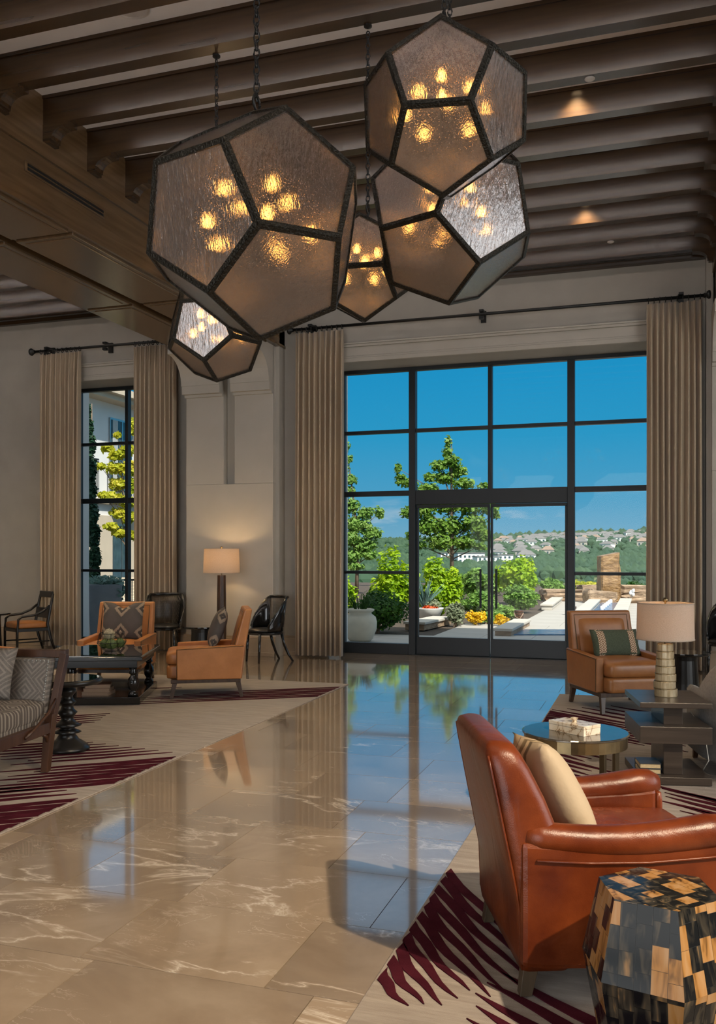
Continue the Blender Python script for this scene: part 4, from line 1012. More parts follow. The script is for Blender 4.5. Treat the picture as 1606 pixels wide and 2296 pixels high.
# books on the plinth
def book(label, base, rz, off, w, d, h, cover, page, group=None):
    b = thing('book', label, 'book', (0, 0, 0), 0, group)
    Mx = Matrix.Rotation(rz, 4, 'Z'); p = Vector(base) + Mx @ Vector(off); b.location = p; b.rotation_euler = (0, 0, rz + off[3] if len(off) > 3 else rz)
    MB().box(-w / 2 + .004, w / 2 - .004, -d / 2 + .004, d / 2 - .006, .004, h - .004).build('pages', page, b)
    MB().box(-w / 2, w / 2, -d / 2, d / 2, 0, .004).box(-w / 2, w / 2, -d / 2, d / 2, h - .004, h).box(-w / 2, w / 2, d / 2 - .005, d / 2, .004, h - .004).build('cover', cover, b)
    return b
tb = tuple(t.location); trz = t.rotation_euler.z
z = .075
for i, (w, d, h, c, lb) in enumerate(((.27, .22, .035, M['book_tan'], 'bottom tan book of the stack on the coffee table plinth'), (.26, .21, .035, M['book_tan'], 'middle tan book of the stack on the coffee table plinth'), (.25, .20, .04, M['book_brown'], 'top brown book of the stack on the coffee table plinth'))):
    bo = book(lb, tb, trz + R(8 * (i - 1)), (0, 0, 0), w, d, h, c, M['book_tan'], 'books under the coffee table')
    bo.location = Vector(tb) + Matrix.Rotation(trz, 3, 'Z') @ Vector((.05, -.34, z)); z += h
# glass bowl with artichokes
gb = Vector(tb) + Matrix.Rotation(trz, 3, 'Z') @ Vector((.13, -.08, .483))
t = thing('glass_bowl', 'faceted clear glass bowl holding green globes on the coffee table', 'bowl', tuple(gb))
o = MB().lathe([(.0, .0), (.07, .0), (.165, .09), (.14, .185)], 6, caps=False).build('bowl_glass', M['glass'], t); m = o.modifiers.new('s', 'SOLIDIFY'); m.thickness = .005
mb = MB()
for k in range(6):
    a = 2 * math.pi * k / 6; a2 = 2 * math.pi * (k + 1) / 6
    P3_ = [(r_ * math.cos(a), r_ * math.sin(a), z) for r_, z in ((.07, .0), (.165, .09), (.14, .185))]
    Q3_ = [(r_ * math.cos(a2), r_ * math.sin(a2), z) for r_, z in ((.07, .0), (.165, .09), (.14, .185))]
    mb.tube(P3_, .003, 5); 
    for i in range(3): mb.tube([P3_[i], Q3_[i]], .003, 5)
mb.build('lead_edges', M['iron'], t)
for k, (dx, dy, dz, r_, mat, nm, lb) in enumerate(((-.068, -.025, .070, .052, 'artichoke', 'artichoke', 'left green artichoke in the glass bowl'), (.035, -.062, .072, .056, 'artichoke', 'artichoke', 'front green artichoke in the glass bowl'), (.068, .048, .076, .052, 'artichoke', 'artichoke', 'right green artichoke in the glass bowl'), (-.045, .02, .165, .060, 'cream_flower', 'dried_flower', 'round cream flower head on top of the glass bowl'))):
    b = thing(nm, lb, 'artichoke' if k < 3 else 'flower', tuple(gb + Vector((dx, dy, dz))))
    mb = MB()
    for la in range(5):
        for j in range(8):
            a = 2 * math.pi * (j + .5 * (la % 2)) / 8; ph_ = R(-50 + la * 30)
            c = Vector((math.cos(a) * math.cos(ph_), math.sin(a) * math.cos(ph_), math.sin(ph_))) * r_ * .85
            nn = c.normalized(); s_ = Vector((-math.sin(a), math.cos(a), 0)); u_ = nn.cross(s_)
            mb.add([c - s_ * r_ * .42 - u_ * r_ * .2, c + s_ * r_ * .42 - u_ * r_ * .2, c + nn * r_ * .22 + u_ * r_ * .5, c - nn * r_ * .1], [(0, 1, 2), (0, 2, 3), (1, 3, 2)])
    mb.build('scales', M[mat], b); MB().rbox(r_ * 1.7, r_ * 1.7, r_ * 1.7, r_ * .85, n=4).build('core', M[mat], b, smooth=True)
# ---- turned round side table
t = thing('round_side_table', 'round glass-topped side table on a black turned stem beside the settee', 'table', tuple(W(-2.217, 6.80, RT)))
pr3 = [(0, 0), (.165, 0), (.165, .02), (.14, .045), (.085, .08), (.06, .12), (.065, .125), (.105, .135), (.06, .16), (.05, .165), (.08, .18), (.105, .185), (.07, .21), (.045, .235), (.055, .26), (.075, .285), (.05, .31), (.042, .335), (.06, .355), (.068, .365), (.045, .385), (.04, .41), (.065, .44), (.065, .46), (.04, .475), (.05, .50), (0, .50)]
MB().lathe(pr3, 28).build('turned_stem', M['black_wood'], t, smooth=True)
MB().lathe([(0, .50), (.22, .50), (.255, .51), (.262, .53), (.255, .545), (.235, .54), (0, .54)], 40).build('top', M['black_wood'], t, smooth=True)
MB().lathe([(0, .541), (.234, .541), (.234, .548), (0, .548)], 40).build('glass_top', M['black_glass'], t)
# ---- pedestal tables
def pedestal(label, loc, z0, r_, h):
    t = thing('pedestal_table', label, 'table', (loc[0], loc[1], z0), 0, 'small black pedestal tables')
    MB().lathe([(0, h - .022), (r_ - .01, h - .022), (r_, h - .012), (r_, h), (0, h)], 36).build('top', M['black_lacquer'], t)
    MB().lathe([(0, 0), (r_ * .62, 0), (r_ * .62, .015), (r_ * .56, .12), (r_ * .50, h - .08), (r_ * .52, h - .022), (0, h - .022)], 32).build('drum', M['black_wood'], t, smooth=False)
    MB().lathe([(0, h), (r_ - .015, h), (r_ - .015, h + .004), (0, h + .004)], 36).build('glass_top', M['black_glass'], t)
pedestal('small black pedestal table between the two barrel chairs by the lamp', PD(449, 12.85), 0, .25, .46)
pedestal('black pedestal table behind the brass lamp at the right', PD(1534, 9.5), RT, .27, .445)
pedestal('black round table barely entering at the left edge', PD(-22, 13.6), 0, .30, .60)
# ---- floor lamp
fp = PD(497, 12.85)
def shade(t, zb, zt, rb, rt_, mat):
    MB().lathe([(rb, zb), (rt_, zt)], 40, caps=False).build('shade', mat, t, smooth=True)
    for z, r_ in ((zb, rb), (zt, rt_)): MB().tube([(r_ * math.cos(2 * math.pi * i / 40), r_ * math.sin(2 * math.pi * i / 40), z) for i in range(41)], .004, 5).build('shade_rim', mat, t)
    MB().tube([(-rt_, 0, zt - .02), (rt_, 0, zt - .02)], .003, 5).tube([(0, -rt_, zt - .02), (0, rt_, zt - .02)], .003, 5).build('spider', M['brass_dark'], t)
    MB().lathe([(0, zt - .02), (.006, zt - .02), (.006, zt + .005), (.016, zt + .012), (.018, zt + .024), (.010, zt + .036), (0, zt + .038)], 12).build('finial', M['brass'], t, smooth=True)
t = thing('floor_lamp', 'floor lamp with dark column and cream drum shade before the pilaster', 'lamp', tuple(fp))
MB().lathe([(0, 0), (.16, 0), (.16, .025), (.07, .04), (.068, .6), (.060, 1.2), (0, 1.2)], 28).build('column', M['dark_wood'], t, smooth=False)
shade(t, 1.235, 1.58, .262, .25, M['linen'])
MB().rbox(.06, .06, .09, .03, (0, 0, 1.40), n=4).build('bulb', M['lens'], t, smooth=True)
MB().tube([(0, 0, 1.2), (0, 0, 1.57)], .008, 8).build('harp', M['brass_dark'], t)
light('floor_lamp_light', 'POINT', (fp.x, fp.y, 1.46), 12, (1, .66, .32), shadow_soft_size=.05)
# ---- tiered wooden side table with brass lamp
sx_, sd_ = 2.085, 6.03
t = thing('tiered_side_table', 'dark wooden side table of three square tiers on a post', 'table', tuple(W(sx_, sd_, RT)), YAW - R(7))
for z0, z1, hw, hd in ((.495, .53, .225, .285), (.265, .375, .225, .285), (0.0, .05, .225, .285)):
    MB().box(-hw, hw, -hd, hd, z0, z1).build('tier', M['ash_wood'], t, bevel=.003)
MB().box(-.06, .06, -.20, .20, .05, .265).build('post', M['ash_wood'], t, bevel=.002); MB().box(-.06, .06, -.20, .20, .375, .495).build('post', M['ash_wood'], t, bevel=.002)
sb = tuple(t.location); srz = t.rotation_euler.z
for i, (h, lb, c) in enumerate(((.035, 'lower book lying on the bottom tier of the wooden side table', M['book_dark']), (.034, 'upper book with glossy dark cover on the bottom tier', M['book_dark']))):
    bo = book(lb, sb, srz, (0, 0, 0), .135, .19, h, c, M['paper'], 'books on the tiered table'); bo.location = Vector(sb) + Matrix.Rotation(srz, 3, 'Z') @ Vector((-.145, -.12, .05 + i * .0355))
lp_ = Vector(sb) + Matrix.Rotation(srz, 3, 'Z') @ Vector((-.005, .01, .53))
t = thing('table_lamp', 'table lamp of stacked mottled brass discs under a taupe drum shade', 'lamp', tuple(lp_))
z = 0.0; rl = random.Random(2)
for k in range(7):
    r_ = .074 - .0038 * k; h = .05 if k else .055
    MB().lathe([(0, z), (r_, z), (r_ + .002, z + .004), (r_ + .002, z + h - .008), (r_, z + h - .004), (0, z + h - .004)], 26, (rl.uniform(-.004, .004), rl.uniform(-.004, .004))).build('disc', M['disc'], t)
    MB().lathe([(0, z + h - .004), (r_ * 1.02, z + h - .004), (r_ * 1.02, z + h), (0, z + h)], 26).build('metal_ring', M['brass'], t)
    z += h
MB().tube([(0, 0, z), (0, 0, .60)], .008, 8).build('harp', M['brass_dark'], t)
shade(t, .385, .628, .188, .182, M['linen'])
MB().rbox(.05, .05, .08, .025, (0, 0, .50), n=4).build('bulb', M['lens'], t, smooth=True)
light('table_lamp_light', 'POINT', tuple(lp_ + Vector((0, 0, .52))), 5.0, (1, .55, .22), shadow_soft_size=.03)
MB().tube([tuple(Vector(sb) + Matrix.Rotation(srz, 3, 'Z') @ Vector(p)) for p in ((.20, .18, .40), (.225, .05, .34), (.245, -.05, .24), (.255, -.08, .12), (.235, .0, .03), (.235, .06, .006))], .0035, 6).build('lamp_cord', M['white_cord'], None, smooth=True)
tag(bpy.data.objects['lamp_cord'], 'thin white lamp cord hanging between wooden side table and grey chair', 'cord')
# ---- round brass table with onyx box
bt = W(1.223, 5.02, RT)
t = thing('brass_side_table', 'round brass side table with dark polished top behind the red armchair', 'table', tuple(bt))
MB().lathe([(0, .483), (.290, .483), (.295, .486), (.295, .492), (.288, .495), (0, .495)], 48).build('top', M['patina'], t, smooth=False)
MB().lathe([(.262, .42), (.284, .42), (.284, .483), (.262, .483), (.262, .42)], 48, caps=False).build('apron', M['brass'], t, smooth=False)
for k in range(4):
    a = R(40 + 90 * k) + YAW
    MB().box(-.018, .018, -.011, .011, 0, .45, Matrix.Translation((.265 * math.cos(a), .265 * math.sin(a), 0)) @ Matrix.Rotation(a + R(90), 4, 'Z')).build('leg', M['brass_dark'], t, bevel=.002)
b0, b1, b2 = PF(1231, 1635.7, .507), PF(1309.5, 1652.5, .507), PF(1347, 1646, .507)
bc = (b0 + b2) / 2; ba = math.atan2((b1 - b0).y, (b1 - b0).x)
t = thing('onyx_box', 'cream veined onyx box with faceted knob on the brass table', 'box', (bc.x, bc.y, RT + .495), ba)
lx, ly = (b1 - b0).length, (b2 - b1).length
MB().box(-lx / 2, lx / 2, -ly / 2, ly / 2, 0, .036).build('body', M['onyx'], t, bevel=.002)
l_ = MB().box(-lx / 2 - .001, lx / 2 + .001, -ly / 2 - .001, ly / 2 + .001, .0365, .056).build('lid', M['onyx'], t, bevel=.002)
MB().lathe([(0, .056), (.016, .056), (.013, .064), (.024, .078), (.010, .082), (0, .080)], 6).build('knob', M['onyx'], l_)
# ---- hexagonal horn mosaic stool
hc = (.90, 2.675)
hex_off = math.atan2(-.484, -.875)      # direction of one top corner in camera axes
t = thing('horn_mosaic_stool', 'hexagonal side table veneered in dark and amber horn tiles, front right corner', 'side table', tuple(W(hc[0], hc[1], RT)), YAW)
ZT, ZM, RTOP, RMID, RBOT = .488, .258, .178, .230, .178
def hexpts(r_, z): return [Vector((r_ * math.cos(hex_off + k * math.pi / 3), r_ * math.sin(hex_off + k * math.pi / 3), z)) for k in range(6)]
Ht, Hm, Hb = hexpts(RTOP, ZT), hexpts(RMID, ZM), hexpts(RBOT, .0)
ins = .994
MB().loft([[p * 1.0 for p in hexpts(RBOT * ins, .0)], hexpts(RMID * ins, ZM), hexpts(RTOP * ins, ZT - .002)]).build('core', M['horn_core'], t)
def clip(poly, fn):
    out = []
    for i in range(len(poly)):
        a, b = poly[i], poly[(i + 1) % len(poly)]; fa, fb = fn(a), fn(b)
        if fa >= 0: out.append(a)
        if (fa >= 0) != (fb >= 0):
            k = fa / (fa - fb); out.append((a[0] + (b[0] - a[0]) * k, a[1] + (b[1] - a[1]) * k))
    return out
def area(p): return abs(sum(p[i][0] * p[(i + 1) % len(p)][1] - p[(i + 1) % len(p)][0] * p[i][1] for i in range(len(p)))) / 2
def tile_face(P, cw, ch, stag, rngl, name='horn_tile', rot=0.0):
    """P planar convex polygon of Vectors (ccw from outside); tile with staggered columns"""
    c = sum(P, Vector()) / len(P); nrm = (P[1] - P[0]).cross(P[2] - P[1]).normalized()
    up = Vector((0, 0, 1)) if abs(nrm.z) < .9 else Vector((math.sin(rot), math.cos(rot), 0))
    ex = up.cross(nrm).normalized(); ey = nrm.cross(ex)
    poly = [((p - c).dot(ex), (p - c).dot(ey)) for p in P]
    if sum(poly[i][0] * poly[(i + 1) % len(poly)][1] - poly[(i + 1) % len(poly)][0] * poly[i][1] for i in range(len(poly))) < 0: poly = poly[::-1]
    x0, x1 = min(p[0] for p in poly), max(p[0] for p in poly); y0, y1 = min(p[1] for p in poly), max(p[1] for p in poly)
    nc = max(1, round((x1 - x0) / cw)); w = (x1 - x0) / nc
    for i in range(nc):
        oy = rngl.uniform(0, ch) if stag else 0; yy = y0 - oy
        while yy < y1:
            g = .0006; a, b, c0, d0 = x0 + i * w + g, x0 + (i + 1) * w - g, yy + g, yy + ch - g; yy += ch
            q = [(a, c0), (b, c0), (b, d0), (a, d0)]
            for k in range(len(poly)):
                p1, p2 = poly[k], poly[(k + 1) % len(poly)]
                q = clip(q, lambda s, p1=p1, p2=p2: (p2[0] - p1[0]) * (s[1] - p1[1]) - (p2[1] - p1[1]) * (s[0] - p1[0]))
                if len(q) < 3: break
            if len(q) < 3 or area(q) < 2e-5: continue
            pts = [c + ex * u + ey * v for u, v in q]
            ctr = sum(pts, Vector()) / len(pts)
            MB().loft([[p - ctr - nrm * .004 for p in pts], [p - ctr + nrm * .0005 for p in pts]]).build(name, M['horn'], t, loc=ctr)
rl = random.Random(21)
tile_face(Ht, .052, .045, True, rl, rot=R(-28))
for k in range(6):
    j = (k + 1) % 6
    tile_face([Hm[k], Hm[j], Ht[j], Ht[k]], .047, .066, True, rl)
    tile_face([Hb[k], Hb[j], Hm[j], Hm[k]], .047, .066, True, rl)

# ================================================================== OUTDOORS
def leaves(mb, blobs, n, size, seed, flat=.4, shell=.55):
    r = random.Random(seed); tot = sum(b[3] * b[4] * b[5] for b in blobs)
    vs = []; fs = []
    for (cx, cy, cz, rx, ry, rz) in blobs:
        k = max(4, int(n * (rx * ry * rz) ** .67 / sum((b[3] * b[4] * b[5]) ** .67 for b in blobs)))
        for _ in range(k):
            d = Vector((r.gauss(0, 1), r.gauss(0, 1), r.gauss(0, 1))).normalized(); q = (shell + (1 - shell) * r.random()) * r.uniform(.8, 1.08)
            c = Vector((cx + d.x * rx * q, cy + d.y * ry * q, cz + d.z * rz * q))
            u = Vector((r.gauss(0, 1), r.gauss(0, 1), r.gauss(0, flat))).normalized(); nn = (d + Vector((r.gauss(0, .6), r.gauss(0, .6), r.gauss(0, .6) + .5))).normalized()
            w = nn.cross(u).normalized(); u = w.cross(nn); s_ = size * r.uniform(.6, 1.3)
            o = len(vs); vs += [c - u * s_ * .5, c + w * s_ * .32 + nn * s_ * .08, c + u * s_ * .55, c - w * s_ * .32 + nn * s_ * .08]; fs.append((o, o + 1, o + 2, o + 3))
    return mb.add(vs, fs)
def blobset(c, R_, n, seed, sub=.45):
    r = random.Random(seed); out = []
    for _ in range(n):
        d = Vector((r.gauss(0, 1), r.gauss(0, 1), r.gauss(0, 1))).normalized() * r.uniform(.35, .75)
        k = sub * r.uniform(.7, 1.2)
        out.append((c[0] + d.x * R_[0], c[1] + d.y * R_[1], c[2] + d.z * R_[2], R_[0] * k, R_[1] * k, R_[2] * k))
    return out
def bush(name, label, cat, px, py_top, py_bot, px0, px1, d, mat, n, size, seed, zb=0.0, nb=16, group=None, depth=None):
    """a shrub whose foot stands at depth d; its size follows from real distance"""
    ctr = PD((px0 + px1) / 2, d); zt = ZP(py_top, d); hw = (px1 - px0) / 2 * d / FPX
    t = thing(name, label, cat, (ctr.x, ctr.y, zb), YAW, group); h = zt - zb
    mb = MB(); leaves(mb, blobset((0, 0, h * .52), (hw, depth or hw * .8, h * .5), nb, seed) + [(0, 0, h * .42, hw * .72, (depth or hw * .8) * .72, h * .40)], n, size, seed)
    mb.build('foliage', mat, t)
    MB().tube([(0, 0, -.05), (.03, 0, h * .3), (0, .02, h * .6)], [.04, .03, .015], 6).build('stem', M['bark'], t)
    return t
# ---- terrace, planting beds, pool
tr_ = struct('terrace')
MB().box(-20, 14, YG + .05, 46, -.4, -.02).build('terrace_base', M['soil'], tr_)
# paving slabs
sl = {}
def slabs(x0, x1, d0, d1, sx, sd, z=0.0):
    k = (round(sx, 3), round(sd, 3))
    if k not in sl: sl[k] = MB().box(-sx / 2 + .004, sx / 2 - .004, -sd / 2 + .004, sd / 2 - .004, -.06, 0).mesh('paving_slab', M['paving'])
    x = x0
    while x < x1 - .01:
        y = d0
        while y < d1 - .01:
            mkobj('paving_slab', sl[k], tr_, loc=(x + sx / 2, y + sd / 2, z)); y += sd
        x += sx
slabs(-11, 5.2, YG + .12, YG + 3.12, .9, .75)
slabs(-3.8, 5.2, YG + 3.12, YG + 6.12, .9, .75)
slabs(-2.7, 3.6, YG + 6.12, YG + 12.12, .9, 1.0)
slabs(-2.7, 5.4, YG + 12.12, YG + 16.12, .9, 1.0)
def wall_block(name, label, cat, a, b, wdt, h, mat, z0=0.0, top=None, group=None):
    a = Vector(a); b = Vector(b); t = thing(name, label, cat, (a.x, a.y, z0), math.atan2((b - a).y, (b - a).x), group)
    L = (b - a).length
    MB().box(0, L, -wdt / 2, wdt / 2, 0, h - .05).build('masonry', mat, t, bevel=.01)
    MB().box(-.03, L + .03, -wdt / 2 - .03, wdt / 2 + .03, h - .05, h).build('coping', top or M['coping'], t, bevel=.008)
    return t
wall_block('planter_wall', 'low stone planter wall with pale coping left of the glass doors', 'wall', PD(930, 17.6), PD(992, 19.2), .4, .17, M['stone'])
wall_block('planter_wall', 'low pale coping wall beside the small pool outside', 'wall', PD(1128, 16.4), PD(1172, 18.8), .30, .14, M['stone'])
wall_block('garden_wall', 'low pale wall end beside the lantern at the path', 'wall', PD(1226, 24.0), PD(1250, 28.0), .28, .16, M['coping'])
wall_block('garden_wall', 'left pale rim of the water channel', 'wall', PD(1306, 21.5), PD(1334, 26.7), .28, .16, M['coping'])
wall_block('garden_wall', 'right pale rim of the water channel', 'wall', PD(1392, 21.5), PD(1404, 27.2), .28, .16, M['coping'])
pw = struct('trim_3')
q = [PD(1112, 16.3, .01), PD(1290, 16.3, .01), PD(1290, 17.5, .01), PD(1150, 17.5, .01)]
MB().add(q, [(0, 1, 2, 3)]).build('pool_water', M['water'], pw)
t = thing('small_pool', 'small rippling blue pool just outside the right door', 'pool', tuple(PD(1200, 16.9, .012)))
pc = PD(1200, 16.9, .012)
MB().loft([[p - pc + Vector((0, 0, z)) for p in (PD(1152, 16.5, .012), PD(1300, 16.5, .012), PD(1300, 17.6, .012), PD(1176, 17.6, .012))] for z in (-.03, .012)]).build('water', M['water'], t)
bpy.data.objects.remove(bpy.data.objects['pool_water']); bpy.data.objects.remove(pw)
t = thing('water_channel', 'narrow water channel with small white jets before the stone fountain', 'fountain', tuple(PD(1350, 24.5, .02)))
pc = PD(1350, 24.5, .02)
MB().loft([[p - pc + Vector((0, 0, z)) for p in (PD(1324, 22.0, .02), PD(1377, 22.0, .02), PD(1392, 27, .02), PD(1348, 27.0, .02))] for z in (-.03, .02)]).build('water', M['water'], t)
for k in range(6):
    p = PD(1350 + k * 4, 23.0 + k * .7) - Vector((pc.x, pc.y, 0))
    MB().rbox(.10, .10, .16, .05, (p.x, p.y, .08), n=3).build('jet', M['foam'], t, smooth=True)
# ---- fountain stones
def rock(name, label, cat, ctr, w, dp, h, mat, seed, slant=0.0, n=7, rz=YAW, rough=.05, group=None):
    r = random.Random(seed); vs = []; secs = []
    for k in range(n + 1):
        z = h * k / n; loop = rrect(0, 0, w / 2, dp / 2, min(w, dp) * .12, 2); m = len(loop)
        sec = []
        for (x, y) in loop:
            x += r.uniform(-1, 1) * rough; y += r.uniform(-1, 1) * rough
            sec.append((x, y, z * (1 + slant * x / w) + (r.uniform(-1, 1) * rough * .5 if 0 < k else 0)))
        secs.append(sec)
    t = thing(name, label, cat, tuple(ctr), rz, group)
    MB().loft(secs).build('rock', mat, t)
    return t
rock('monolith', 'tall slanted wet stone monolith of the fountain', 'fountain', PD(1365, 28.5, 0), .62, .5, 1.50, M['wet_stone'], 3, .09, 5, rough=.03)
rock('fountain_block', 'broad rough stone block right of the monolith', 'stone', PD(1417, 28.8, 0), .85, .7, .50, M['stone'], 4, 0, 5)
rock('boulder', 'wide low boulder wall behind the path left of the channel', 'stone', PD(1270, 29.0, 0), 1.5, .7, .36, M['stone'], 5, .05, 4)
rock('boulder', 'rounded boulder beside the water channel before the monolith', 'stone', PD(1345, 27.55, 0), .9, .6, .36, M['stone'], 6, -.2, 4)
rock('boulder', 'small boulder with splashing water at the right of the fountain', 'stone', PD(1424, 27.6, 0), .7, .6, .20, M['stone'], 7, 0, 4)
rock('boulder', 'flat ledge stone behind the boulder wall', 'stone', PD(1322, 30.2, 0), .7, .5, .46, M['stone'], 8, 0, 4)
rock('boulder', 'leftmost weathered stone at the end of the boulder wall', 'stone', PD(1232, 30.0, 0), .6, .5, .32, M['stone'], 9, 0, 4)
t = thing('water_splash', 'white splash of water on the right boulder', 'water', tuple(PD(1417, 27.4, .2)))
for k in range(5): MB().rbox(.09, .09, .12, .04, (.05 * math.sin(k * 2), .05 * math.cos(k * 2), .03 + .04 * k), n=3).build('splash', M['foam'], t, smooth=True)
# ---- pots
up = PD(808, 15.4)
t = thing('garden_urn', 'large cream urn with grassy plant outside the left pane', 'planter', (up.x, up.y, 0))
k_ = .56 / .56
MB().lathe([(0, 0), (.17, 0), (.22, .05), (.285, .22), (.29, .33), (.27, .42), (.20, .475), (.195, .50), (.245, .53), (.245, .555), (.21, .565), (.18, .52), (0, .50)], 32).build('urn', M['pot'], t, smooth=True)
mb = MB(); r = random.Random(4)
for i in range(60):
    a = r.uniform(0, 6.28); l = r.uniform(.2, .42); s_ = r.uniform(.3, 1.0)
    b = Vector((.08 * math.cos(a), .08 * math.sin(a), .52)); m_ = b + Vector((math.cos(a) * l * s_ * .5, math.sin(a) * l * s_ * .5, l * .7)); e = b + Vector((math.cos(a) * l * s_, math.sin(a) * l * s_, l * (.8 - .5 * s_)))
    mb.tube([b, m_, e], [.006, .005, .001], 3)
mb.build('grass_plant', M['leaf_dark'], t)
bp = PD(962, 19.7)
t = thing('planter_bowl', 'white tapered planter with yucca and red flowers outside the left door', 'planter', (bp.x, bp.y, 0))
MB().lathe([(0, 0), (.18, 0), (.32, .30), (.33, .32), (.29, .32), (.27, .27), (0, .27)], 28).build('pot', M['house_white'], t, smooth=True)
mb = MB(); r = random.Random(9)
for i in range(46):
    a = r.uniform(0, 6.28); l = r.uniform(.5, .85); s_ = r.uniform(.15, .8)
    b = Vector((-.1, 0, .28)); e = b + Vector((math.cos(a) * l * s_, math.sin(a) * l * s_, l * (1 - .4 * s_))); mb.tube([b, (b + e) / 2 + Vector((0, 0, .05)), e], [.02, .016, .002], 3)
mb.build('yucca', M['leaf_blue'], t)
leaves(MB(), [(.05, -.08, .33, .2, .16, .06)], 160, .07, 4).build('red_flowers', M['flower_red'], t)
leaves(MB(), [(.12, 0, .40, .18, .18, .12)], 240, .06, 5).build('silver_leaves', M['leaf_silver'], t)
lp3 = PD(1164, 19.2)
t = thing('garden_lantern', 'brown ribbed garden lantern with rope handle on the terrace', 'lantern', (lp3.x, lp3.y, .0))
for k in range(5): MB().lathe([(0, .02 + k * .058), (.10 + .004 * (k % 2), .02 + k * .058), (.105, .045 + k * .058), (.10, .068 + k * .058), (0, .068 + k * .058)], 18).build('rib', M['mid_wood'], t)
MB().tube([(-.10, -.03, .27), (-.06, -.11, .16), (.04, -.12, .12), (.10, -.04, .24)], .010, 6).build('rope_handle', M['book_tan'], t, smooth=True)
lp3 = PD(1312, 22.2)
t = thing('garden_lantern', 'small brown lantern at the rim of the water channel', 'lantern', (lp3.x - .32, lp3.y - .2, .0))
for k in range(4): MB().lathe([(0, .02 + k * .05), (.13, .02 + k * .05), (.135, .045 + k * .05), (.13, .06 + k * .05), (0, .06 + k * .05)], 16).build('rib', M['mid_wood'], t)
# ---- shrubs
bush('hedge', 'dark green clipped hedge behind the cream urn', 'hedge', 0, 1330, 1412, 770, 925, 17.2, M['leaf_dark'], 4200, .075, 1, nb=26, depth=.7)
bush('lime_shrub', 'bright lime shrub behind the hedge at the left pane', 'shrub', 0, 1228, 1330, 818, 935, 21.5, M['leaf_lime'], 2600, .13, 2)
bush('lime_shrub', 'big bright lime shrub in the middle of the left door', 'shrub', 0, 1246, 1400, 930, 1040, 20.5, M['leaf_lime'], 3200, .13, 3)
bush('lime_shrub', 'small lime tuft at the far left of the window beside the curtain', 'shrub', 0, 1290, 1340, 755, 805, 20.8, M['leaf_lime'], 700, .13, 4)
bush('round_shrub', 'round bright green shrub left of the stone fountain', 'shrub', 0, 1242, 1335, 1112, 1208, 27.0, M['leaf_lime'], 2600, .15, 5)
bush('soft_shrub', 'feathery green shrub in front of the round shrub', 'shrub', 0, 1308, 1380, 1120, 1215, 23.0, M['leaf_soft'], 3000, .09, 6)
bush('soft_shrub', 'low feathery green shrub seen behind the left door handle', 'shrub', 0, 1318, 1390, 1035, 1130, 21.8, M['leaf_soft'], 2600, .09, 7)
bush('lavender_clump', 'silvery lavender clump beside the white planter', 'shrub', 0, 1345, 1412, 996, 1044, 18.6, M['leaf_silver'], 1500, .07, 8)
bush('golden_flowers', 'patch of golden yellow flowers left of the door gap', 'flowers', 0, 1364, 1402, 1042, 1094, 18.9, M['flower_gold'], 900, .06, 9)
bush('golden_flowers', 'patch of golden yellow flowers right of the door gap', 'flowers', 0, 1376, 1402, 1104, 1142, 18.7, M['flower_gold'], 500, .06, 10)
bush('flower_greens', 'green leaves under the golden flowers', 'shrub', 0, 1372, 1410, 1035, 1145, 19.4, M['leaf_soft'], 1300, .07, 11)
bush('distant_shrub', 'olive green shrub behind the boulder wall', 'shrub', 0, 1296, 1335, 1205, 1275, 32.5, M['leaf_soft'], 1500, .13, 12)
bush('distant_shrub', 'yellowish shrub row behind the boulder wall left of the monolith', 'shrub', 0, 1300, 1332, 1265, 1350, 33.5, M['leaf_maple'], 1500, .12, 13)
bush('distant_shrub', 'mid green shrub between the lime shrub and the door handle', 'shrub', 0, 1272, 1360, 1030, 1100, 30.0, M['leaf_soft'], 1500, .15, 14)
bush('distant_shrub', 'dark green shrub showing right of the monolith', 'shrub', 0, 1304, 1335, 1390, 1460, 34.0, M['leaf_dark'], 900, .14, 15)
bush('ornamental_grass', 'tuft of light green ornamental grass left of the path', 'shrub', 0, 1330, 1372, 1160, 1208, 24.6, M['leaf_soft'], 1500, .08, 21)
bush('ground_cover', 'low light green ground cover below the round shrub', 'shrub', 0, 1356, 1392, 1092, 1165, 20.8, M['leaf_soft'], 1800, .07, 22, nb=20)
bush('ground_cover', 'low green ground cover between lavender and golden flowers', 'shrub', 0, 1340, 1385, 1022, 1082, 23.8, M['leaf_soft'], 1600, .08, 23)
bush('distant_shrub', 'pale green shrub behind the round shrub near the door handle', 'shrub', 0, 1290, 1345, 1062, 1132, 33.0, M['leaf_soft'], 1500, .15, 24)
bush('distant_shrub', 'dense green shrub between the big lime shrub and the plane trunk', 'shrub', 0, 1268, 1350, 985, 1050, 27.0, M['leaf_tree'], 1500, .14, 25)
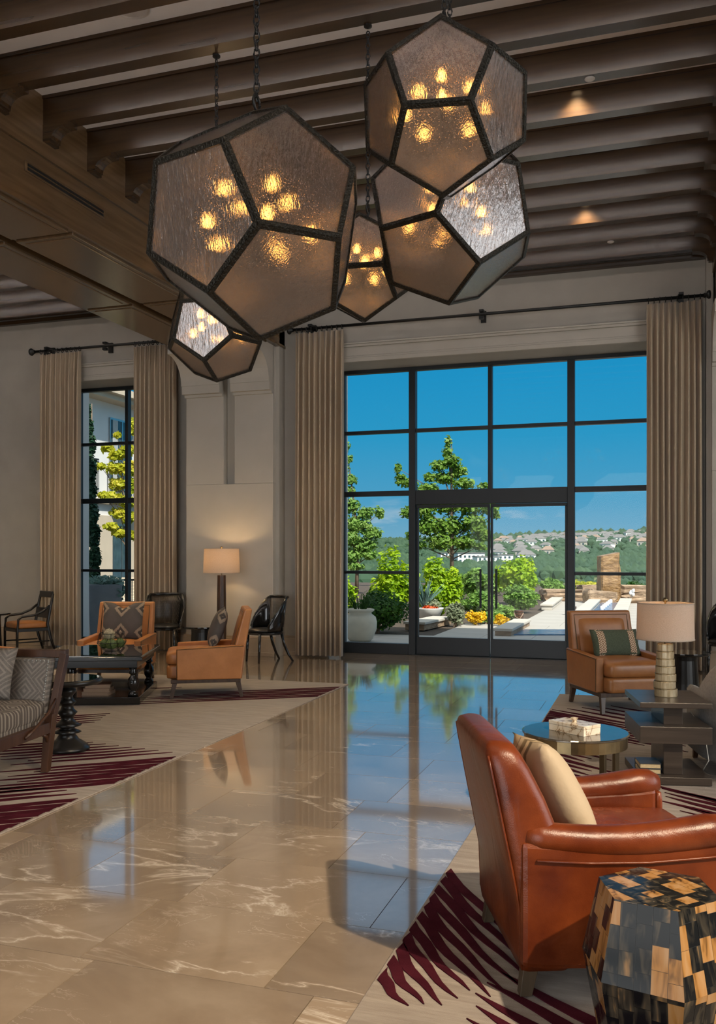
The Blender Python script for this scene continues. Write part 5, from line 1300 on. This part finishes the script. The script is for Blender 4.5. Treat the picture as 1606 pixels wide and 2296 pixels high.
# ---- trees
def tree(name, label, px, d, blobs_px, mat, n, size, seed, trunk_top, tw=.05, zb=0.0):
    b0 = PD(px, d); t = thing(name, label, 'tree', (b0.x, b0.y, zb), YAW)
    bl = []
    for (qx, qy, rx, ry) in blobs_px:
        k = d / FPX; bl.append(((qx - px) * k, random.Random(qx).uniform(-.4, .4) * rx * k, ZP(qy, d) - zb, rx * k, rx * k * .9, ry * k))
    leaves(MB(), bl, n, size, seed, shell=.25).build('foliage', mat, t)
    h = ZP(trunk_top, d) - zb
    MB().tube([(0, 0, -.05), (.02, 0, h * .4), (-.01, 0, h * .75), (0, 0, h)], [tw, tw * .8, tw * .5, tw * .15], 8).build('trunk', M['bark'], t, smooth=True)
    mb = MB()
    for i, b in enumerate(bl):
        z0 = max(.3, min(b[2] * .75, h * .95)); mb.tube([(0, 0, z0), (b[0] * .55, b[1] * .5, z0 + (b[2] - z0) * .55), (b[0], b[1], b[2])], [tw * .35, tw * .22, .006], 5)
    mb.build('branches', M['bark'], t)
    return t
tree('plane_tree', 'young plane tree with upright leader seen through the left door', 1013, 40.0, [(1005, 990, 9, 16), (1004, 1015, 13, 18), (1012, 1035, 22, 18), (985, 1045, 22, 14), (1030, 1055, 22, 16), (1000, 1070, 30, 16), (965, 1070, 18, 12), (893, 1050, 8, 18), (900, 1075, 16, 14), (920, 1085, 18, 10), (960, 1095, 30, 12), (1040, 1085, 28, 14), (1085, 1090, 16, 10), (950, 1140, 32, 26), (1000, 1130, 36, 24), (1050, 1135, 38, 24), (1095, 1140, 26, 16), (960, 1180, 36, 26), (1010, 1180, 40, 26), (1060, 1175, 36, 26), (915, 1150, 22, 14), (925, 1200, 20, 12), (1085, 1200, 26, 16), (985, 1215, 34, 20), (1040, 1215, 34, 18), (940, 1222, 22, 10), (1075, 1225, 18, 10), (1110, 1155, 12, 10)], M['leaf_tree'], 9000, .20, 5, 985, .10, -.5)
tree('airy_tree', 'airy green tree at the left edge of the wide window', 800, 34.0, [(775, 1000, 12, 14), (782, 1030, 12, 12), (770, 1050, 14, 14), (785, 1075, 20, 14), (775, 1100, 24, 12), (785, 1135, 26, 18), (820, 1150, 22, 14), (850, 1150, 12, 16), (800, 1175, 38, 20), (835, 1195, 26, 16), (780, 1205, 34, 20), (815, 1222, 36, 18), (785, 1245, 32, 18), (830, 1245, 20, 12), (760, 1160, 24, 24), (795, 1270, 26, 10)], M['leaf_soft'], 6000, .155, 8, 1160, .08)
# ---- courtyard seen through the narrow window
XF = -16.0
t = thing('hotel_wing', 'pale stucco building wing with balconies across the courtyard', 'building', (XF, 24, 0))
MB().box(-6, 0, -12, 14, 0, 6.2).build('wall', M['stucco'], t)
MB().box(-6, .55, -12.4, 14.4, 6.2, 6.35).box(-6, .75, -12.5, 14.5, 6.35, 6.55).build('eaves', M['stucco_tan'], t)
MB().box(-6, .12, -12, 14, 3.05, 3.2).build('string_course', M['stucco_tan'], t)
MB().box(0, .05, -12, 14, 0, 2.7).build('ground_floor_render', M['stucco_tan'], t)
for i, yy in enumerate((-5.2, -2.35, .55, 3.6)):
    for z0, z1, hw in ((3.35, 5.7, .55), (.4, 2.4, .42)):
        w = MB().box(.01, .06, yy - hw - .06, yy + hw + .06, z0 - .06, z1 + .06).box(.04, .10, yy - .03, yy + .03, z0, z1).build('window_frame', M['steel'], t)
        for s in (-1, 1):
            pn_ = MB().box(.055, .075, min(yy + s * .03, yy + s * hw), max(yy + s * .03, yy + s * hw), z0, z1).build('window_pane', M['pane_dark'], w)
        if z0 > 3: MB().box(.075, .085, yy - hw + .05, yy - hw + .32, z0, z1).build('inner_curtain', M['cloth_curtain'], w)
    b = MB().box(.0, .7, yy - .85, yy + .85, 3.2, 3.3).build('balcony_floor', M['stucco_tan'], t)
    mb = MB()
    for z in (3.42, 4.2, 4.28): mb.bar((.66, yy - .8, z), (.66, yy + .8, z), .03, .03); mb.bar((.05, yy - .8, z), (.66, yy - .8, z), .03, .03); mb.bar((.05, yy + .8, z), (.66, yy + .8, z), .03, .03)
    for k in range(13): mb.bar((.66, yy - .8 + k * .1333, 3.3), (.66, yy - .8 + k * .1333, 4.28), .014, .014, (0, 1, 0))
    for k in range(4):
        for s in (-1, 1): mb.bar((.1 + k * .17, yy + s * .8, 3.3), (.1 + k * .17, yy + s * .8, 4.28), .014, .014, (0, 1, 0))
    mb.build('railing', M['iron'], b)
MB().box(.05, .14, 1.75, 2.15, 0, 2.6).build('orange_pier', M['orange_panel'], t)
tree('cypress', 'slender dark cypress at the left side of the narrow window', 206, 18.5, [(200, 925, 4, 20), (201, 960, 8, 25), (204, 1000, 11, 28), (205, 1050, 12, 34), (206, 1100, 13, 34), (208, 1150, 14, 34), (210, 1200, 15, 34), (212, 1250, 15, 34), (211, 1290, 14, 26)], M['leaf_cypress'], 5200, .10, 3, 905, .06)
tree('yellow_maple', 'maple with yellow-green leaves in the courtyard', 285, 24.0, [(262, 975, 8, 6), (240, 1003, 16, 10), (262, 1020, 18, 12), (285, 1010, 16, 18), (225, 1045, 12, 8), (260, 1050, 22, 14), (290, 1050, 18, 20), (265, 1085, 26, 14), (295, 1090, 18, 20), (232, 1110, 14, 8), (255, 1115, 26, 12), (285, 1125, 22, 14), (265, 1150, 24, 12), (290, 1160, 20, 14), (250, 1180, 20, 8), (270, 1195, 24, 10), (292, 1200, 14, 12), (300, 960, 14, 24)], M['leaf_maple'], 3400, .165, 6, 980, .05)
pp = PD(233, 16.2)
t = thing('box_planter', 'tall blue-grey box planter in the courtyard with trailing plants', 'planter', (pp.x, pp.y, 0), YAW + R(20))
MB().frustum(0, 0, (0, 0, .96, .30, .30), (0, 0, 0, .25, .25)).build('box', M['planter_blue'], t, bevel=.01)
leaves(MB(), [(0, 0, 1.0, .34, .34, .12), (.25, -.2, .85, .10, .12, .22)], 700, .09, 12).build('trailing_plants', M['leaf_blue'], t)
t = thing('courtyard_railing', 'thin black railing across the courtyard behind the planter', 'railing', tuple(PD(250, 18.2)), YAW)
for z in (.10, .98): MB().bar((-.9, 0, z), (1.6, 0, z), .035, .035).build('rail', M['iron'], t)
for k in range(12): MB().bar((-.9 + k * .22, 0, 0), (-.9 + k * .22, 0, .98), .016, .016, (0, 1, 0)).build('baluster', M['iron'], t)
for k, (px, d, lb) in enumerate(((226, 20.2, 'left slatted garden chair behind the courtyard railing'), (285, 22.0, 'right slatted garden chair behind the courtyard railing'))):
    b0 = PD(px, d); t = thing('garden_chair', lb, 'chair', (b0.x, b0.y, 0), YAW + R(25))
    for i in range(7): MB().box(-.33, .33, .2 + i * .012, .22 + i * .012, .42 + i * .075, .475 + i * .075).build('slat', M['stucco_tan'], t)
    MB().box(-.33, .33, -.3, .25, .36, .41).build('seat', M['stucco_tan'], t)
    for sx in (-.3, .3):
        for sy in (-.26, .22): MB().box(sx - .025, sx + .025, sy - .025, sy + .025, 0, .62 if sy < 0 else .95).build('leg', M['stucco_tan'], t)
MB().box(-40, -9.0, YG + .3, 27, -.5, -.02).build('courtyard_paving', M['paving'], tr_)

# ---- hills, forest and houses beyond the garden
def ground(xr, d):
    """height of the land at lateral ratio xr and distance d"""
    if d < 46: return -.5
    z = -.5 - 8.0 * min(1, (d - 46) / 160)
    rise = max(0, (d - 380) / 520)
    side = min(1, max(0, (xr - .02) / .30))
    z += min(1, rise) ** 1.1 * (12 + 20 * side)
    if d > 900: z += (d - 900) / 900 * (22 - 14 * side)
    z += 1.2 * math.sin(d * .017 + xr * 9) * min(1, d / 400) + 1.5 * math.sin(xr * 21 + d * .004) * min(1, d / 600)
    return z
hl = struct('hillside')
ds = [44, 60, 80, 110, 150, 200, 260, 320, 380, 430, 480, 540, 600, 660, 720, 780, 840, 900, 980, 1080, 1200, 1400, 1650, 1900, 2400]
xs = [-.75 + 1.5 * i / 60 for i in range(61)]
vs = [tuple(W(x * d, d, ground(x, d))) for d in ds for x in xs]; fs = []
for i in range(len(ds) - 1):
    for j in range(60): a = i * 61 + j; fs.append((a, a + 1, a + 62, a + 61))
MB().add(vs, fs).build('land', M['hill'], hl, smooth=True)
r = random.Random(77)
ico = [(0, 0, 1), (.89, 0, .45), (.28, .85, .45), (-.72, .53, .45), (-.72, -.53, .45), (.28, -.85, .45), (.8, .5, -.35), (-.3, .9, -.35), (-.95, 0, -.35), (-.3, -.9, -.35), (.8, -.5, -.35)]
icf = [(0, 1, 2), (0, 2, 3), (0, 3, 4), (0, 4, 5), (0, 5, 1), (1, 6, 2), (2, 6, 7), (2, 7, 3), (3, 7, 8), (3, 8, 4), (4, 8, 9), (4, 9, 5), (5, 9, 10), (5, 10, 1), (1, 10, 6)]
mb = MB()
def treeblob(xr, d, s_):
    p = W(xr * d, d, ground(xr, d)); k = [s_ * r.uniform(.75, 1.25) for _ in range(3)]
    mb.add([(p.x + a * k[0], p.y + b * k[1], p.z + (c + .35) * k[2]) for a, b, c in ico], icf)
for _ in range(3800):
    d = r.uniform(330, 620); xr = r.uniform(-.05, .36)
    if d < 400 and xr > .16 and r.random() < .75: continue
    if d > 540 and xr > .14 and r.random() < .5: continue
    treeblob(xr, d, r.uniform(2.0, 3.6))
for _ in range(2600):
    d = r.uniform(620, 1000); xr = r.uniform(-.05, .36)
    if xr > .14 and r.random() < .35: continue
    treeblob(xr, d, r.uniform(2.2, 3.8))
for _ in range(2200):
    d = r.uniform(1000, 1900); xr = r.uniform(-.05, .36); treeblob(xr, d, r.uniform(4, 7))
for _ in range(260):
    d = r.uniform(120, 330); xr = r.uniform(.14, .36)
    if r.random() < .5: d = r.uniform(150, 215)
    treeblob(xr, d, r.uniform(1.2, 2.2))
for _ in range(600): treeblob(r.uniform(-.05, .15), r.uniform(110, 330), r.uniform(1.4, 2.6))
f_ = mb.build('forest', M['forest'], hl); f_['kind'] = 'stuff'
def house_mesh(w, dp, h, rf, wall, roof, white=False):
    a = MB().box(-w / 2, w / 2, -dp / 2, dp / 2, -3, h); nb = len(a.f)
    o_ = .4
    a.add([(-w / 2 - o_, -dp / 2 - o_, h), (w / 2 + o_, -dp / 2 - o_, h), (w / 2 + o_, dp / 2 + o_, h), (-w / 2 - o_, dp / 2 + o_, h), (-w * .22, 0, h + rf), (w * .22, 0, h + rf)], [(0, 1, 5, 4), (1, 2, 5), (2, 3, 4, 5), (3, 0, 4), (3, 2, 1, 0)])
    nr = len(a.f)
    for k in range(3): a.box(-w * .36 + k * w * .3, -w * .36 + k * w * .3 + w * .14, -dp / 2 - .08, -dp / 2 + .02, h * .35, h * .75)
    me = a.mesh('house', wall); me.materials.append(roof); me.materials.append(M['pane_dark'])
    for i, p in enumerate(me.polygons): p.material_index = 0 if i < nb else (1 if i < nr else 2)
    return me
HMS = [house_mesh(11, 9, 4.2, 3.4, M['house_wall'], M['house_roof']), house_mesh(13, 9, 4.6, 3.0, M['house_white'], M['house_roof']), house_mesh(9, 8, 5.2, 3.0, M['house_wall'], M['house_roof2']), house_mesh(14, 10, 3.8, 3.6, M['house_white'], M['house_roof'])]
HLB = ['small beige house with grey hipped roof on the far hillside', 'small white house with grey hipped roof on the far hillside', 'small beige house with brown roof on the far hillside', 'wide white house with dark roof on the far hillside']
taken = []
for _ in range(1200):
    if len(taken) > 95: break
    d = r.uniform(560, 980); xr = r.uniform(.155, .335)
    p = W(xr * d, d)
    if any((p - q).length < 18 for q in taken): continue
    taken.append(p); k = r.randrange(4)
    o = mkobj('house', HMS[k], None, loc=(p.x, p.y, ground(xr, d) + .6), rot=(0, 0, r.uniform(-.5, .5)))
    s_ = r.uniform(.55, .85); o.scale = (s_, s_, s_)
    tag(o, HLB[k], 'house', HLB[k] + 's')
for px, d, w, h, lb in ((1052, 520, 16, 8.5, 'left white apartment block in the valley behind the plane tree'), (1090, 505, 13, 6.5, 'middle white apartment block in the valley behind the plane tree'), (1128, 515, 9, 7, 'right white apartment block in the valley right of the door gap'), (1032, 620, 30, 6, 'long pale apartment row on the slope behind the plane tree')):
    xr = (px - CXP) / FPX; p = W(xr * d, d); t = thing('apartment_block', lb, 'building', (p.x, p.y, ground(xr, d) - .5), YAW + .15)
    MB().box(-w / 2, w / 2, -5, 5, 0, h).build('wall', M['house_white'], t); MB().box(-w / 2 - .3, w / 2 + .3, -5.3, 5.3, h, h + .5).build('roof', M['house_roof'], t)
    for i in range(max(3, int(w / 2.6))):
        for j in range(3): MB().box(-w / 2 + 1.0 + i * 2.6, -w / 2 + 2.2 + i * 2.6, -5.06, -4.9, .9 + j * (h - .8) / 3, 2.2 + j * (h - .8) / 3).build('window', M['pane_dark'], t)
